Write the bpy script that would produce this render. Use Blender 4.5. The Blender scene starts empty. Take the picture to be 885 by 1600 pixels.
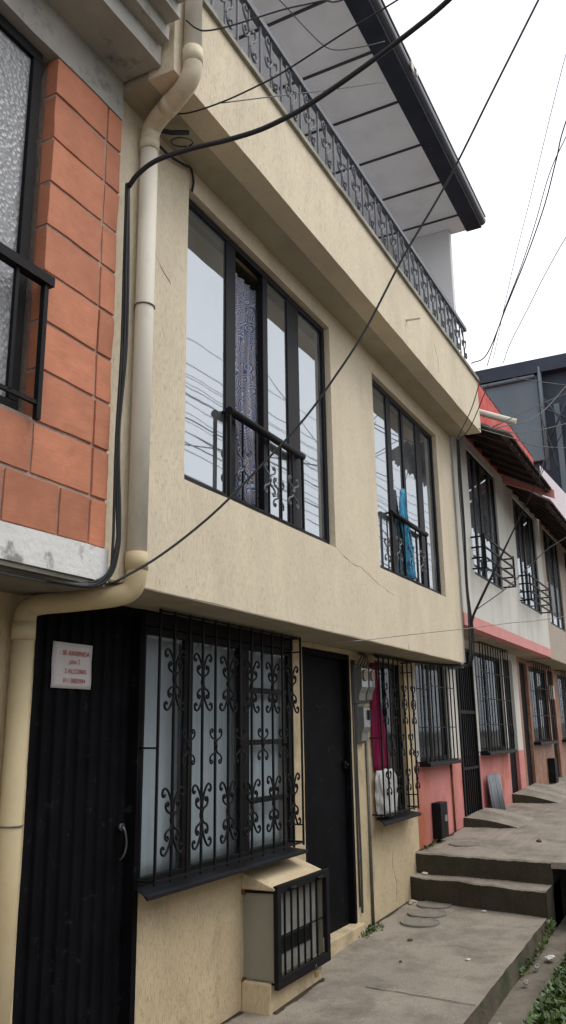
import bpy, bmesh, math, random
from mathutils import Vector, Matrix, noise
random.seed(7)
S = bpy.context.scene
# ------------------------------------------------------------------ camera
cam = bpy.data.cameras.new("camera"); co = bpy.data.objects.new("camera", cam); S.collection.objects.link(co)
R = ((0.4583, -0.2193, -0.8613), (-0.8887, -0.1281, -0.4402), (-0.0138, 0.9672, -0.2536))
m = Matrix(R).to_quaternion().to_matrix().to_4x4()
m.translation = Vector((0, -2.877, 1.6)); co.matrix_world = m
cam.sensor_fit = 'VERTICAL'; cam.sensor_height = 36; cam.sensor_width = 36 * 566 / 1024
cam.lens = 29.406; cam.clip_start = .05; cam.clip_end = 1500
S.camera = co
S.render.resolution_x = 566; S.render.resolution_y = 1024
# ------------------------------------------------------------------ world: bright overcast
W = bpy.data.worlds.new("World"); S.world = W; W.use_nodes = True
nt = W.node_tree; bg = nt.nodes['Background']
sky = nt.nodes.new('ShaderNodeTexSky'); sky.sky_type = 'NISHITA'; sky.sun_disc = False
sky.sun_elevation = math.radians(62); sky.sun_rotation = math.radians(150); sky.dust_density = 4
cloud = nt.nodes.new('ShaderNodeTexNoise'); cloud.inputs['Scale'].default_value = 2.2; cloud.inputs['Detail'].default_value = 5
cr = nt.nodes.new('ShaderNodeValToRGB')
cr.color_ramp.elements[0].position = .3; cr.color_ramp.elements[0].color = (7.6, 7.9, 8.5, 1)
cr.color_ramp.elements[1].position = .7; cr.color_ramp.elements[1].color = (10.4, 10.5, 10.6, 1)
mx = nt.nodes.new('ShaderNodeMixRGB'); mx.inputs[0].default_value = .88
tcw = nt.nodes.new('ShaderNodeTexCoord')
nt.links.new(tcw.outputs['Generated'], cloud.inputs['Vector'])
nt.links.new(cloud.outputs[0], cr.inputs[0]); nt.links.new(sky.outputs[0], mx.inputs[1]); nt.links.new(cr.outputs[0], mx.inputs[2])
nt.links.new(mx.outputs[0], bg.inputs[0]); bg.inputs[1].default_value = .12
sl = bpy.data.lights.new("sun", 'SUN'); sl.energy = 1.0; sl.angle = math.radians(35); sl.color = (1, .97, .92)
so = bpy.data.objects.new("sun", sl); S.collection.objects.link(so)
so.rotation_euler = Vector((.25, -.52, .95)).to_track_quat('Z', 'Y').to_euler()
S.view_settings.view_transform = 'Standard'; S.view_settings.look = 'None'; S.view_settings.gamma = 1
S.view_settings.exposure = 0.5
try: S.view_settings.use_curve_mapping = False
except Exception: pass

# ------------------------------------------------------------------ materials
def newmat(name):
    m = bpy.data.materials.new(name); m.use_nodes = True
    return m, m.node_tree, m.node_tree.nodes['Principled BSDF']
def N(nt, t, **k):
    n = nt.nodes.new(t)
    for a, b in k.items(): setattr(n, a, b)
    return n
def surf(name, col, rough=.8, metal=0, var=.12, scale=3.0, stretch=(1, 1, 1), bump=.0, bscale=60, bstretch=(1, 1, 1),
         dirt=None, dirt_amt=.0, dirt_scale=1.5, dirt_lo=.45, dirt_hi=.7, dstretch=(1, 1, 1), spec=.3, bdist=.01, fine=.0, groove=False):
    m, nt, p = newmat(name)
    tc = N(nt, 'ShaderNodeTexCoord')
    def mp(st):
        q = N(nt, 'ShaderNodeMapping'); q.inputs['Scale'].default_value = st
        nt.links.new(tc.outputs['Object'], q.inputs['Vector']); return q
    n1 = N(nt, 'ShaderNodeTexNoise'); n1.inputs['Scale'].default_value = scale; n1.inputs['Detail'].default_value = 6; n1.inputs['Roughness'].default_value = .65
    nt.links.new(mp(stretch).outputs[0], n1.inputs['Vector'])
    mr = N(nt, 'ShaderNodeMapRange'); mr.inputs[1].default_value = .25; mr.inputs[2].default_value = .75
    mr.inputs[3].default_value = 1 - var; mr.inputs[4].default_value = 1 + var
    nt.links.new(n1.outputs[0], mr.inputs[0])
    mul = N(nt, 'ShaderNodeMixRGB', blend_type='MULTIPLY'); mul.inputs[0].default_value = 1
    mul.inputs[1].default_value = (*col, 1); nt.links.new(mr.outputs[0], mul.inputs[2])
    out = mul.outputs[0]
    if fine:
        n3 = N(nt, 'ShaderNodeTexNoise'); n3.inputs['Scale'].default_value = bscale * 1.5; n3.inputs['Detail'].default_value = 4
        nt.links.new(mp(bstretch).outputs[0], n3.inputs['Vector'])
        m3 = N(nt, 'ShaderNodeMapRange'); m3.inputs[1].default_value = .3; m3.inputs[2].default_value = .7
        m3.inputs[3].default_value = 1 - fine; m3.inputs[4].default_value = 1 + fine * .6
        nt.links.new(n3.outputs[0], m3.inputs[0])
        mm = N(nt, 'ShaderNodeMixRGB', blend_type='MULTIPLY'); mm.inputs[0].default_value = 1
        nt.links.new(out, mm.inputs[1]); nt.links.new(m3.outputs[0], mm.inputs[2]); out = mm.outputs[0]
    if dirt:
        n2 = N(nt, 'ShaderNodeTexNoise'); n2.inputs['Scale'].default_value = dirt_scale; n2.inputs['Detail'].default_value = 8; n2.inputs['Roughness'].default_value = .7
        nt.links.new(mp(dstretch).outputs[0], n2.inputs['Vector'])
        r2 = N(nt, 'ShaderNodeMapRange'); r2.inputs[1].default_value = dirt_lo; r2.inputs[2].default_value = dirt_hi; r2.inputs[4].default_value = dirt_amt
        nt.links.new(n2.outputs[0], r2.inputs[0])
        m2 = N(nt, 'ShaderNodeMixRGB'); m2.inputs[2].default_value = (*dirt, 1)
        nt.links.new(r2.outputs[0], m2.inputs[0]); nt.links.new(out, m2.inputs[1]); out = m2.outputs[0]
    nt.links.new(out, p.inputs['Base Color'])
    p.inputs['Roughness'].default_value = rough; p.inputs['Metallic'].default_value = metal
    p.inputs['Specular IOR Level'].default_value = spec
    if bump:
        nb = N(nt, 'ShaderNodeTexNoise'); nb.inputs['Scale'].default_value = bscale; nb.inputs['Detail'].default_value = 5
        nt.links.new(mp(bstretch).outputs[0], nb.inputs['Vector'])
        b = N(nt, 'ShaderNodeBump'); b.inputs['Strength'].default_value = bump; b.inputs['Distance'].default_value = bdist
        src = nb.outputs[0]
        if groove:
            gr = N(nt, 'ShaderNodeMapRange'); gr.inputs[1].default_value = .56; gr.inputs[2].default_value = .66; gr.inputs[3].default_value = 1; gr.inputs[4].default_value = 0
            nt.links.new(src, gr.inputs[0]); ad = N(nt, 'ShaderNodeMath', operation='MULTIPLY_ADD'); ad.inputs[1].default_value = .35
            nt.links.new(src, ad.inputs[0]); k2 = N(nt, 'ShaderNodeMath', operation='MULTIPLY'); k2.inputs[1].default_value = .45
            nt.links.new(gr.outputs[0], k2.inputs[0]); nt.links.new(k2.outputs[0], ad.inputs[2]); src = ad.outputs[0]
        nt.links.new(src, b.inputs['Height']); nt.links.new(b.outputs[0], p.inputs['Normal'])
    return m
CREAM = (.69, .60, .45)
M = {}
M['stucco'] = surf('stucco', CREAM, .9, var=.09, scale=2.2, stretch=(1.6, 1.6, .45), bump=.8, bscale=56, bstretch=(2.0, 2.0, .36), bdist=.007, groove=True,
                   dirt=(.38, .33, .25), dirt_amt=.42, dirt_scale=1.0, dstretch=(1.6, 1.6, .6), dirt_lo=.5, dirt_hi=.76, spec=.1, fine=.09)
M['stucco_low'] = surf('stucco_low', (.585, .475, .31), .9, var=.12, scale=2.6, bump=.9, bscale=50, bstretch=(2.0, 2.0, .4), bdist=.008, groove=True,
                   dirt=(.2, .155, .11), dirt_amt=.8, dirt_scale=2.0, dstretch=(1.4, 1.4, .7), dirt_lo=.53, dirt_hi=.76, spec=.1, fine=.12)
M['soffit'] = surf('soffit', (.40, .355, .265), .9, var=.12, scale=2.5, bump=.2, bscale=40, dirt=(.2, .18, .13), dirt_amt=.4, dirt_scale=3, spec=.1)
M['coping'] = surf('coping', (.30, .285, .24), .9, var=.2, scale=5, bump=.3, bscale=60, dirt=(.1, .1, .08), dirt_amt=.7, dirt_scale=4)
M['black'] = surf('black_metal', (.007, .007, .008), .6, var=.35, scale=8, spec=.14, bump=.08, bscale=90)
M['black'] = surf('black_metal', (.008, .008, .009), .6, var=.35, scale=8, spec=.14, bump=.1, bscale=90, dirt=(.06, .028, .015), dirt_amt=.8, dirt_scale=9, dirt_lo=.60, dirt_hi=.72)
M['door_black'] = surf('black_door_paint', (.0045, .0045, .006), .7, var=.5, scale=5, spec=.07, bump=.1, bscale=40, dirt=(.035, .032, .035), dirt_amt=.6, dirt_lo=.60, dirt_hi=.70, dirt_scale=14)
M['frame'] = surf('dark_window_frame', (.010, .010, .013), .55, var=.2, spec=.16)
M['ironwork'] = surf('grey_ironwork', (.10, .105, .12), .5, var=.3, scale=12, spec=.4)
M['handrail'] = surf('rail_paint', (.06, .068, .085), .45, var=.3, scale=9, spec=.5)
M['brick'] = surf('orange_brick', (.50, .195, .11), .75, var=.24, scale=2.3, bump=.2, bscale=30, bstretch=(.3, 1, 3), bdist=.003,
                  dirt=(.30, .10, .055), dirt_amt=.5, dirt_scale=4, dirt_lo=.5, dirt_hi=.8, fine=.08)
M['mortar'] = surf('mortar', (.37, .275, .23), .95, var=.3, scale=10, bump=.8, bscale=50)
M['grey_plaster'] = surf('grey_plaster', (.37, .355, .32), .9, var=.18, scale=3, bump=.4, bscale=35, dirt=(.09, .09, .08), dirt_amt=.8, dirt_scale=5, dirt_lo=.55, dirt_hi=.72)
M['peeling'] = surf('peeling_white', (.66, .66, .64), .9, var=.1, scale=4, bump=.5, bscale=30, dirt=(.20, .20, .18), dirt_amt=.9, dirt_scale=5, dirt_lo=.52, dirt_hi=.62)
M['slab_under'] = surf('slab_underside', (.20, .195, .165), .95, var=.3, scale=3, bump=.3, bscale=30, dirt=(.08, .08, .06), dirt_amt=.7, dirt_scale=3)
M['pvc'] = surf('pvc_grey', (.68, .635, .54), .6, var=.08, scale=2, stretch=(1, 1, .4), spec=.18, bump=.1, bscale=30, dirt=(.3, .28, .22), dirt_amt=.5, dirt_scale=5, dstretch=(1, 1, .5), dirt_lo=.5, dirt_hi=.8)
M['pvc_cream'] = surf('pvc_cream', (.62, .545, .40), .6, var=.12, scale=4, spec=.15, bump=.15, bscale=30, dirt=(.28, .22, .13), dirt_amt=.6, dirt_scale=6, dirt_lo=.5, dirt_hi=.75)
M['pvc_yellow'] = surf('pvc_yellow', (.55, .455, .28), .6, var=.12, scale=4, spec=.18, bump=.15, bscale=30, dirt=(.3, .22, .1), dirt_amt=.5, dirt_scale=4, dirt_lo=.5, dirt_hi=.8)
M['concrete'] = surf('pavement_concrete', (.30, .262, .215), .93, var=.2, scale=1.6, bump=.5, bscale=70, bdist=.004,
                     dirt=(.10, .088, .07), dirt_amt=.9, dirt_scale=2.4, dirt_lo=.46, dirt_hi=.74, fine=.28)
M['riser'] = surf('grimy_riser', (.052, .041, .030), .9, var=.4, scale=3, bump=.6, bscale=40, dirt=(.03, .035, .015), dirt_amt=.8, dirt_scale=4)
M['drain'] = surf('drain_concrete', (.20, .17, .135), .9, var=.3, scale=2, bump=.4, bscale=50, dirt=(.05, .05, .03), dirt_amt=.8, dirt_scale=3, fine=.15)
M['curb_side'] = surf('mossy_kerb', (.10, .085, .06), .9, var=.4, scale=3, bump=.6, bscale=40, dirt=(.03, .05, .012), dirt_amt=.85, dirt_scale=4, dirt_lo=.5, dirt_hi=.65)
M['soil'] = surf('soil', (.05, .04, .025), 1, var=.4, bump=.8, bscale=30)
M['ceiling'] = surf('ceiling_board', (.88, .88, .91), .7, var=.05, scale=2, dirt=(.6, .58, .55), dirt_amt=.5, dirt_scale=1.2)
M['joint'] = surf('dark_joint', (.05, .05, .06), .7)
M['fascia'] = surf('dark_fascia', (.035, .039, .055), .75, var=.3, scale=4, spec=.15)
M['gutter'] = surf('gutter_metal', (.06, .065, .08), .3, var=.2, spec=.6)
M['pale_wall'] = surf('pale_wall', (.74, .74, .75), .9, var=.07, scale=2, bump=.2, bscale=30)
M['white_wall'] = surf('white_wall', (.60, .585, .535), .9, var=.07, scale=2, bump=.35, bscale=30, dirt=(.33, .31, .27), dirt_amt=.4, dirt_scale=1.6, dstretch=(2, 2, .4))
M['pink'] = surf('pink_paint', (.60, .235, .215), .85, var=.14, scale=2, bump=.3, bscale=30, dirt=(.32, .10, .045), dirt_amt=.75, dirt_scale=1.6, dstretch=(1.4, 1, .6), dirt_lo=.46, dirt_hi=.72)
M['pink_band'] = surf('pink_band', (.62, .27, .25), .85, var=.12, scale=4, bump=.3, bscale=30)
M['red'] = surf('red_paint', (.48, .06, .05), .8, var=.2, scale=3, dirt=(.55, .18, .16), dirt_amt=.7, dirt_scale=2)
M['tile'] = surf('roof_tile', (.055, .035, .032), .9, var=.5, scale=7, bump=.5, bscale=30, dirt=(.03, .03, .03), dirt_amt=.8, dirt_scale=3)
M['beige_wall'] = surf('beige_wall', (.42, .36, .30), .9, var=.14, scale=2, bump=.3, bscale=30, dirt=(.25, .17, .12), dirt_amt=.6, dirt_scale=2)
M['brown_tile'] = surf('brown_tile', (.27, .125, .075), .6, var=.25, scale=5, dirt=(.42, .32, .25), dirt_amt=.5, dirt_scale=2.5)
M['far_panel'] = surf('far_panel', (.115, .145, .165), .7, var=.15, scale=1.2, stretch=(1, 1, .5))
M['far_dark'] = surf('far_dark', (.032, .04, .058), .7, var=.3, scale=1)
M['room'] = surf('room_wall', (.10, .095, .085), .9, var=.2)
M['room_dark'] = surf('room_dark', (.03, .03, .03), .95)
M['grey_metal'] = surf('meter_grey', (.14, .137, .125), .5, var=.25, scale=9, spec=.4, dirt=(.08, .07, .06), dirt_amt=.6, dirt_scale=7)
M['meter_clear'] = surf('meter_cover', (.17, .175, .165), .25, var=.25, scale=14, spec=.5)
M['meter_face'] = surf('meter_face', (.20, .15, .09), .5, var=.3, scale=20)
M['cab_grey'] = surf('cabinet_grey', (.245, .225, .175), .55, var=.08, scale=3, spec=.35)
M['cab_front'] = surf('cabinet_front', (.25, .245, .225), .7, var=.2, scale=6, dirt=(.15, .13, .1), dirt_amt=.6, dirt_scale=8)
M['brass'] = surf('brass', (.40, .30, .13), .35, metal=.7, var=.2)
M['steel'] = surf('steel', (.13, .13, .14), .45, metal=.9, var=.1)
M['cable'] = surf('cable_black', (.018, .018, .02), .6, var=.3, spec=.3)
M['cable_grey'] = surf('cable_grey', (.08, .08, .08), .6, var=.2)
M['cable_pale'] = surf('cable_pale', (.32, .32, .31), .6, var=.2)
M['paper'] = surf('paper', (.60, .565, .57), .8, var=.04)
M['ink'] = surf('red_ink', (.38, .06, .05), .8, var=.3, scale=40)
M['magenta'] = surf('magenta_cloth', (.20, .010, .055), .85, var=.3, scale=6, stretch=(4, 4, .5))
M['white_cloth'] = surf('white_cloth', (.58, .58, .57), .85, var=.12, scale=8, bump=.5, bscale=12, bdist=.02)
M['curtain_grey'] = surf('curtain_pale', (.56, .61, .61), .9, var=.12, scale=3, stretch=(5, 5, .3))
M['board'] = surf('grey_board', (.20, .22, .24), .6, var=.35, scale=3, stretch=(3, 3, .6))
M['rust'] = surf('rusty', (.16, .06, .025), .9, var=.4, scale=12)
M['scrap'] = surf('scrap', (.62, .60, .56), .9)
M['scrap_brown'] = surf('dry_leaf', (.10, .06, .03), .9)
M['stone'] = surf('stone', (.33, .31, .28), .9, var=.3, scale=20, bump=.4)
M['lid'] = surf('meter_lid', (.215, .195, .165), .85, var=.25, scale=9, bump=.5, bscale=50)
M['opp'] = surf('opposite_wall', (.40, .37, .33), .9, var=.15)

def island_var(m, lo, hi):
    nt = m.node_tree; p = nt.nodes['Principled BSDF']; src = p.inputs['Base Color'].links[0].from_socket
    g = N(nt, 'ShaderNodeNewGeometry'); r = N(nt, 'ShaderNodeMapRange'); r.inputs[3].default_value = lo; r.inputs[4].default_value = hi
    nt.links.new(g.outputs['Random Per Island'], r.inputs[0]); mu = N(nt, 'ShaderNodeMixRGB', blend_type='MULTIPLY'); mu.inputs[0].default_value = 1
    nt.links.new(src, mu.inputs[1]); nt.links.new(r.outputs[0], mu.inputs[2]); nt.links.new(mu.outputs[0], p.inputs['Base Color'])
island_var(M['brick'], .80, 1.14)
def x_bias(m, x_full, x_zero, col, sc=1.6):
    """worn patch of another colour fading along the wall with a ragged outline"""
    nt = m.node_tree; p = nt.nodes['Principled BSDF']; src = p.inputs['Base Color'].links[0].from_socket
    tc = N(nt, 'ShaderNodeTexCoord'); sx = N(nt, 'ShaderNodeSeparateXYZ'); nt.links.new(tc.outputs['Object'], sx.inputs[0])
    r = N(nt, 'ShaderNodeMapRange'); r.inputs[1].default_value = x_full; r.inputs[2].default_value = x_zero; r.inputs[3].default_value = .42; r.inputs[4].default_value = -.5
    nt.links.new(sx.outputs[0], r.inputs[0]); n = N(nt, 'ShaderNodeTexNoise'); n.inputs['Scale'].default_value = sc; n.inputs['Detail'].default_value = 7
    nt.links.new(tc.outputs['Object'], n.inputs['Vector']); ad = N(nt, 'ShaderNodeMath', operation='ADD'); nt.links.new(n.outputs[0], ad.inputs[0]); nt.links.new(r.outputs[0], ad.inputs[1])
    q = N(nt, 'ShaderNodeMapRange'); q.inputs[1].default_value = .45; q.inputs[2].default_value = .8; q.inputs[4].default_value = .85; nt.links.new(ad.outputs[0], q.inputs[0])
    mu = N(nt, 'ShaderNodeMixRGB'); nt.links.new(q.outputs[0], mu.inputs[0]); nt.links.new(src, mu.inputs[1]); mu.inputs[2].default_value = (*col, 1)
    nt.links.new(mu.outputs[0], p.inputs['Base Color'])
x_bias(M['pink'], -3.0, -1.9, (.36, .10, .04))
def pattern(name, a, b, c, sc):
    m, nt, p = newmat(name)
    tc = N(nt, 'ShaderNodeTexCoord'); v = N(nt, 'ShaderNodeTexVoronoi'); v.inputs['Scale'].default_value = sc
    w = N(nt, 'ShaderNodeTexWave'); w.inputs['Scale'].default_value = sc * .8; w.inputs['Distortion'].default_value = 9; w.inputs['Detail'].default_value = 3
    nt.links.new(tc.outputs['Object'], v.inputs['Vector']); nt.links.new(tc.outputs['Object'], w.inputs['Vector'])
    s = N(nt, 'ShaderNodeMath', operation='SINE'); k = N(nt, 'ShaderNodeMath', operation='MULTIPLY'); k.inputs[1].default_value = 38
    nt.links.new(v.outputs['Distance'], k.inputs[0]); nt.links.new(k.outputs[0], s.inputs[0])
    r = N(nt, 'ShaderNodeValToRGB'); e = r.color_ramp.elements
    e[0].position = .35; e[0].color = (*a, 1); e[1].position = .75; e[1].color = (*b, 1)
    nt.links.new(s.outputs[0], r.inputs[0])
    mxx = N(nt, 'ShaderNodeMixRGB'); mxx.inputs[2].default_value = (*c, 1)
    rr = N(nt, 'ShaderNodeValToRGB'); rr.color_ramp.elements[0].position = .45; rr.color_ramp.elements[1].position = .6
    nt.links.new(w.outputs[0], rr.inputs[0]); nt.links.new(rr.outputs[0], mxx.inputs[0]); nt.links.new(r.outputs[0], mxx.inputs[1])
    nt.links.new(mxx.outputs[0], p.inputs['Base Color']); p.inputs['Roughness'].default_value = .9
    return m
M['pattern_curtain'] = pattern('patterned_curtain', (.08, .115, .22), (.50, .53, .59), (.26, .24, .27), 13)
M['teal_curtain'] = pattern('teal_curtain', (.02, .26, .42), (.16, .5, .6), (.05, .2, .42), 11)

def glass(name, tint, refl, rough=.02, ior=1.9, wob=.0, film=.03):
    m, nt, p = newmat(name); nt.nodes.remove(p)
    out = nt.nodes['Material Output']
    t = N(nt, 'ShaderNodeBsdfTransparent'); t.inputs[0].default_value = (*tint, 1)
    g = N(nt, 'ShaderNodeBsdfGlossy'); g.inputs['Color'].default_value = (*refl, 1); g.inputs['Roughness'].default_value = rough
    f = N(nt, 'ShaderNodeFresnel'); f.inputs['IOR'].default_value = ior
    x = N(nt, 'ShaderNodeMixShader')
    ge = N(nt, 'ShaderNodeNewGeometry'); iv = N(nt, 'ShaderNodeMath', operation='SUBTRACT'); iv.inputs[0].default_value = 1
    mu = N(nt, 'ShaderNodeMath', operation='MULTIPLY')
    nt.links.new(ge.outputs['Backfacing'], iv.inputs[1]); nt.links.new(iv.outputs[0], mu.inputs[0]); nt.links.new(f.outputs[0], mu.inputs[1])
    nt.links.new(mu.outputs[0], x.inputs[0]); nt.links.new(t.outputs[0], x.inputs[1]); nt.links.new(g.outputs[0], x.inputs[2])
    df = N(nt, 'ShaderNodeBsdfDiffuse'); df.inputs[0].default_value = (.62, .65, .68, 1)
    tf_ = N(nt, 'ShaderNodeTexCoord'); nf = N(nt, 'ShaderNodeTexNoise'); nf.inputs['Scale'].default_value = 2.5; nf.inputs['Detail'].default_value = 7
    rf_ = N(nt, 'ShaderNodeMapRange'); rf_.inputs[1].default_value = .3; rf_.inputs[2].default_value = .75; rf_.inputs[3].default_value = film * .4; rf_.inputs[4].default_value = film * 1.6
    x2 = N(nt, 'ShaderNodeMixShader'); nt.links.new(tf_.outputs['Object'], nf.inputs['Vector']); nt.links.new(nf.outputs[0], rf_.inputs[0])
    nt.links.new(rf_.outputs[0], x2.inputs[0]); nt.links.new(x.outputs[0], x2.inputs[1]); nt.links.new(df.outputs[0], x2.inputs[2])
    nt.links.new(x2.outputs[0], out.inputs['Surface'])
    if wob:
        tc = N(nt, 'ShaderNodeTexCoord'); n = N(nt, 'ShaderNodeTexNoise'); n.inputs['Scale'].default_value = 1.5
        b = N(nt, 'ShaderNodeBump'); b.inputs['Strength'].default_value = wob; b.inputs['Distance'].default_value = .02
        nt.links.new(tc.outputs['Object'], n.inputs['Vector']); nt.links.new(n.outputs[0], b.inputs['Height']); nt.links.new(b.outputs[0], g.inputs['Normal'])
    return m
M['glass'] = glass('window_glass', (.55, .58, .6), (.90, .95, 1.0), ior=5, wob=.045, film=.10)
M['glass_low'] = glass('street_window_glass', (.9, .92, .94), (.42, .45, .48), ior=1.5, rough=.05)
def frosted():
    m, nt, p = newmat('frosted_glass')
    tc = N(nt, 'ShaderNodeTexCoord'); v = N(nt, 'ShaderNodeTexVoronoi'); v.inputs['Scale'].default_value = 45
    n = N(nt, 'ShaderNodeTexNoise'); n.inputs['Scale'].default_value = 50; n.inputs['Detail'].default_value = 3
    nt.links.new(tc.outputs['Object'], v.inputs['Vector']); nt.links.new(tc.outputs['Object'], n.inputs['Vector'])
    r = N(nt, 'ShaderNodeValToRGB'); r.color_ramp.elements[0].color = (.20, .205, .21, 1); r.color_ramp.elements[1].color = (.31, .315, .33, 1)
    r.color_ramp.elements[0].position = .35; r.color_ramp.elements[1].position = .68
    nt.links.new(n.outputs[0], r.inputs[0]); nt.links.new(r.outputs[0], p.inputs['Base Color'])
    b = N(nt, 'ShaderNodeBump'); b.inputs['Strength'].default_value = .8; b.inputs['Distance'].default_value = .006
    nt.links.new(v.outputs['Distance'], b.inputs['Height']); nt.links.new(b.outputs[0], p.inputs['Normal'])
    p.inputs['Roughness'].default_value = .28; p.inputs['Specular IOR Level'].default_value = .6
    return m
M['frosted'] = frosted()
def leafmat(name, col):
    m, nt, p = newmat(name)
    g = N(nt, 'ShaderNodeNewGeometry'); r = N(nt, 'ShaderNodeMapRange'); r.inputs[3].default_value = .4; r.inputs[4].default_value = 1.7
    nt.links.new(g.outputs['Random Per Island'], r.inputs[0])
    mu = N(nt, 'ShaderNodeMixRGB', blend_type='MULTIPLY'); mu.inputs[0].default_value = 1; mu.inputs[1].default_value = (*col, 1)
    nt.links.new(r.outputs[0], mu.inputs[2]); nt.links.new(mu.outputs[0], p.inputs['Base Color']); p.inputs['Roughness'].default_value = .5
    return m
M['leaf'] = leafmat('leaf', (.055, .095, .02)); M['weed'] = leafmat('weed', (.06, .10, .02))

# ------------------------------------------------------------------ geometry helpers
WL = {}
def org(o): return WL.get(o.name, Vector((0, 0, 0))) if o else Vector((0, 0, 0))
def jit(p, a):
    if not a: return p
    q = Vector(p) * 4.1
    n = noise.noise_vector(q) + noise.noise_vector(q * 3.3) * .5 + noise.noise_vector(q * 9.7) * .35
    return (p[0] + n.x * a, p[1] + n.y * a, p[2] + n.z * a)
class MB:
    def __init__(s): s.v = []; s.f = []; s.sm = []
    def face(s, pts, smooth=False):
        i = len(s.v); s.v += [tuple(p) for p in pts]; s.f.append(tuple(range(i, i + len(pts)))); s.sm.append(smooth); return s
    def hexa(s, c):
        i = len(s.v); s.v += [tuple(p) for p in c]
        for q in ((0, 3, 2, 1), (4, 5, 6, 7), (0, 1, 5, 4), (1, 2, 6, 5), (2, 3, 7, 6), (3, 0, 4, 7)):
            s.f.append(tuple(i + k for k in q)); s.sm.append(False)
        return s
    def box(s, x0, x1, y0, y1, z0, z1):
        return s.hexa([(x0, y0, z0), (x1, y0, z0), (x1, y1, z0), (x0, y1, z0), (x0, y0, z1), (x1, y0, z1), (x1, y1, z1), (x0, y1, z1)])
    def tube(s, pts, r, n=8, caps=True, taper=None, smooth=True):
        P = [Vector(p) for p in pts]; L = len(P); i0 = len(s.v); up = None
        for k, p in enumerate(P):
            t = (P[min(k + 1, L - 1)] - P[max(k - 1, 0)]).normalized()
            if up is None:
                a = Vector((0, 0, 1)) if abs(t.z) < .9 else Vector((1, 0, 0))
                up = (a - t * a.dot(t)).normalized()
            else:
                up = up - t * up.dot(t)
                if up.length < 1e-6: up = t.orthogonal()
                up.normalize()
            b = t.cross(up); rr = r if taper is None else r * taper[k]
            for j in range(n):
                an = 2 * math.pi * (j + .5) / n
                s.v.append(tuple(p + up * math.cos(an) * rr + b * math.sin(an) * rr))
        for k in range(L - 1):
            for j in range(n):
                a = i0 + k * n + j; b_ = i0 + k * n + (j + 1) % n
                s.f.append((a, b_, b_ + n, a + n)); s.sm.append(smooth)
        if caps:
            s.f.append(tuple(i0 + j for j in range(n))[::-1]); s.sm.append(False)
            s.f.append(tuple(i0 + (L - 1) * n + j for j in range(n))); s.sm.append(False)
        return s
    def wall(s, x0, x1, z0, z1, y0, y1, holes=(), cell=.16, ja=.003):
        """slab facing -y between y0 (front) and y1 (back), with holes (x0,x1,z0,z1)"""
        def cuts(a, b, e):
            c = sorted(set([a, b] + [t for t in e if a < t < b])); o = []
            for p, q in zip(c, c[1:]):
                k = max(1, int(round((q - p) / cell)))
                o += [p + (q - p) * i / k for i in range(k)]
            return o + [b]
        X = cuts(x0, x1, [t for h in holes for t in h[:2]]); Z = cuts(z0, z1, [t for h in holes for t in h[2:]])
        def solid(i, k):
            if i < 0 or k < 0 or i >= len(X) - 1 or k >= len(Z) - 1: return False
            cx = (X[i] + X[i + 1]) / 2; cz = (Z[k] + Z[k + 1]) / 2
            return not any(h[0] < cx < h[1] and h[2] < cz < h[3] for h in holes)
        V = {}
        def vid(i, side, k):
            key = (i, side, k)
            if key not in V:
                V[key] = len(s.v); s.v.append(jit((X[i], (y0, y1)[side], Z[k]), ja if side == 0 else 0))
            return V[key]
        def F(*q): s.f.append(q); s.sm.append(False)
        for i in range(len(X) - 1):
            for k in range(len(Z) - 1):
                if not solid(i, k): continue
                F(vid(i, 0, k), vid(i + 1, 0, k), vid(i + 1, 0, k + 1), vid(i, 0, k + 1))
                F(vid(i, 1, k), vid(i, 1, k + 1), vid(i + 1, 1, k + 1), vid(i + 1, 1, k))
                if not solid(i - 1, k): F(vid(i, 0, k), vid(i, 0, k + 1), vid(i, 1, k + 1), vid(i, 1, k))
                if not solid(i + 1, k): F(vid(i + 1, 0, k), vid(i + 1, 1, k), vid(i + 1, 1, k + 1), vid(i + 1, 0, k + 1))
                if not solid(i, k - 1): F(vid(i, 0, k), vid(i, 1, k), vid(i + 1, 1, k), vid(i + 1, 0, k))
                if not solid(i, k + 1): F(vid(i, 0, k + 1), vid(i + 1, 0, k + 1), vid(i + 1, 1, k + 1), vid(i, 1, k + 1))
        return s
    def build(s, name, mat, parent=None, loc=None, bevel=0):
        me = bpy.data.meshes.new(name)
        o_ = org(parent) if loc is None else Vector(loc)
        me.from_pydata([tuple(Vector(v) - o_) for v in s.v], [], s.f)
        me.polygons.foreach_set('use_smooth', s.sm); me.materials.append(M[mat] if isinstance(mat, str) else mat); me.update()
        o = bpy.data.objects.new(name, me); S.collection.objects.link(o)
        if parent: o.parent = parent; o.location = o_ - org(parent)
        else: o.location = o_
        WL[o.name] = o_
        if bevel:
            b = o.modifiers.new('bevel', 'BEVEL'); b.width = bevel; b.segments = 2; b.limit_method = 'ANGLE'
        return o
def tag(o, label=None, cat=None, group=None, kind=None):
    if label: o['label'] = label
    if cat: o['category'] = cat
    if group: o['group'] = group
    if kind: o['kind'] = kind
    return o
def thing(name, loc, label, cat, group=None):
    o = bpy.data.objects.new(name, None); S.collection.objects.link(o); o.location = loc; o.empty_display_size = .2
    WL[o.name] = Vector(loc); return tag(o, label, cat, group)
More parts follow.
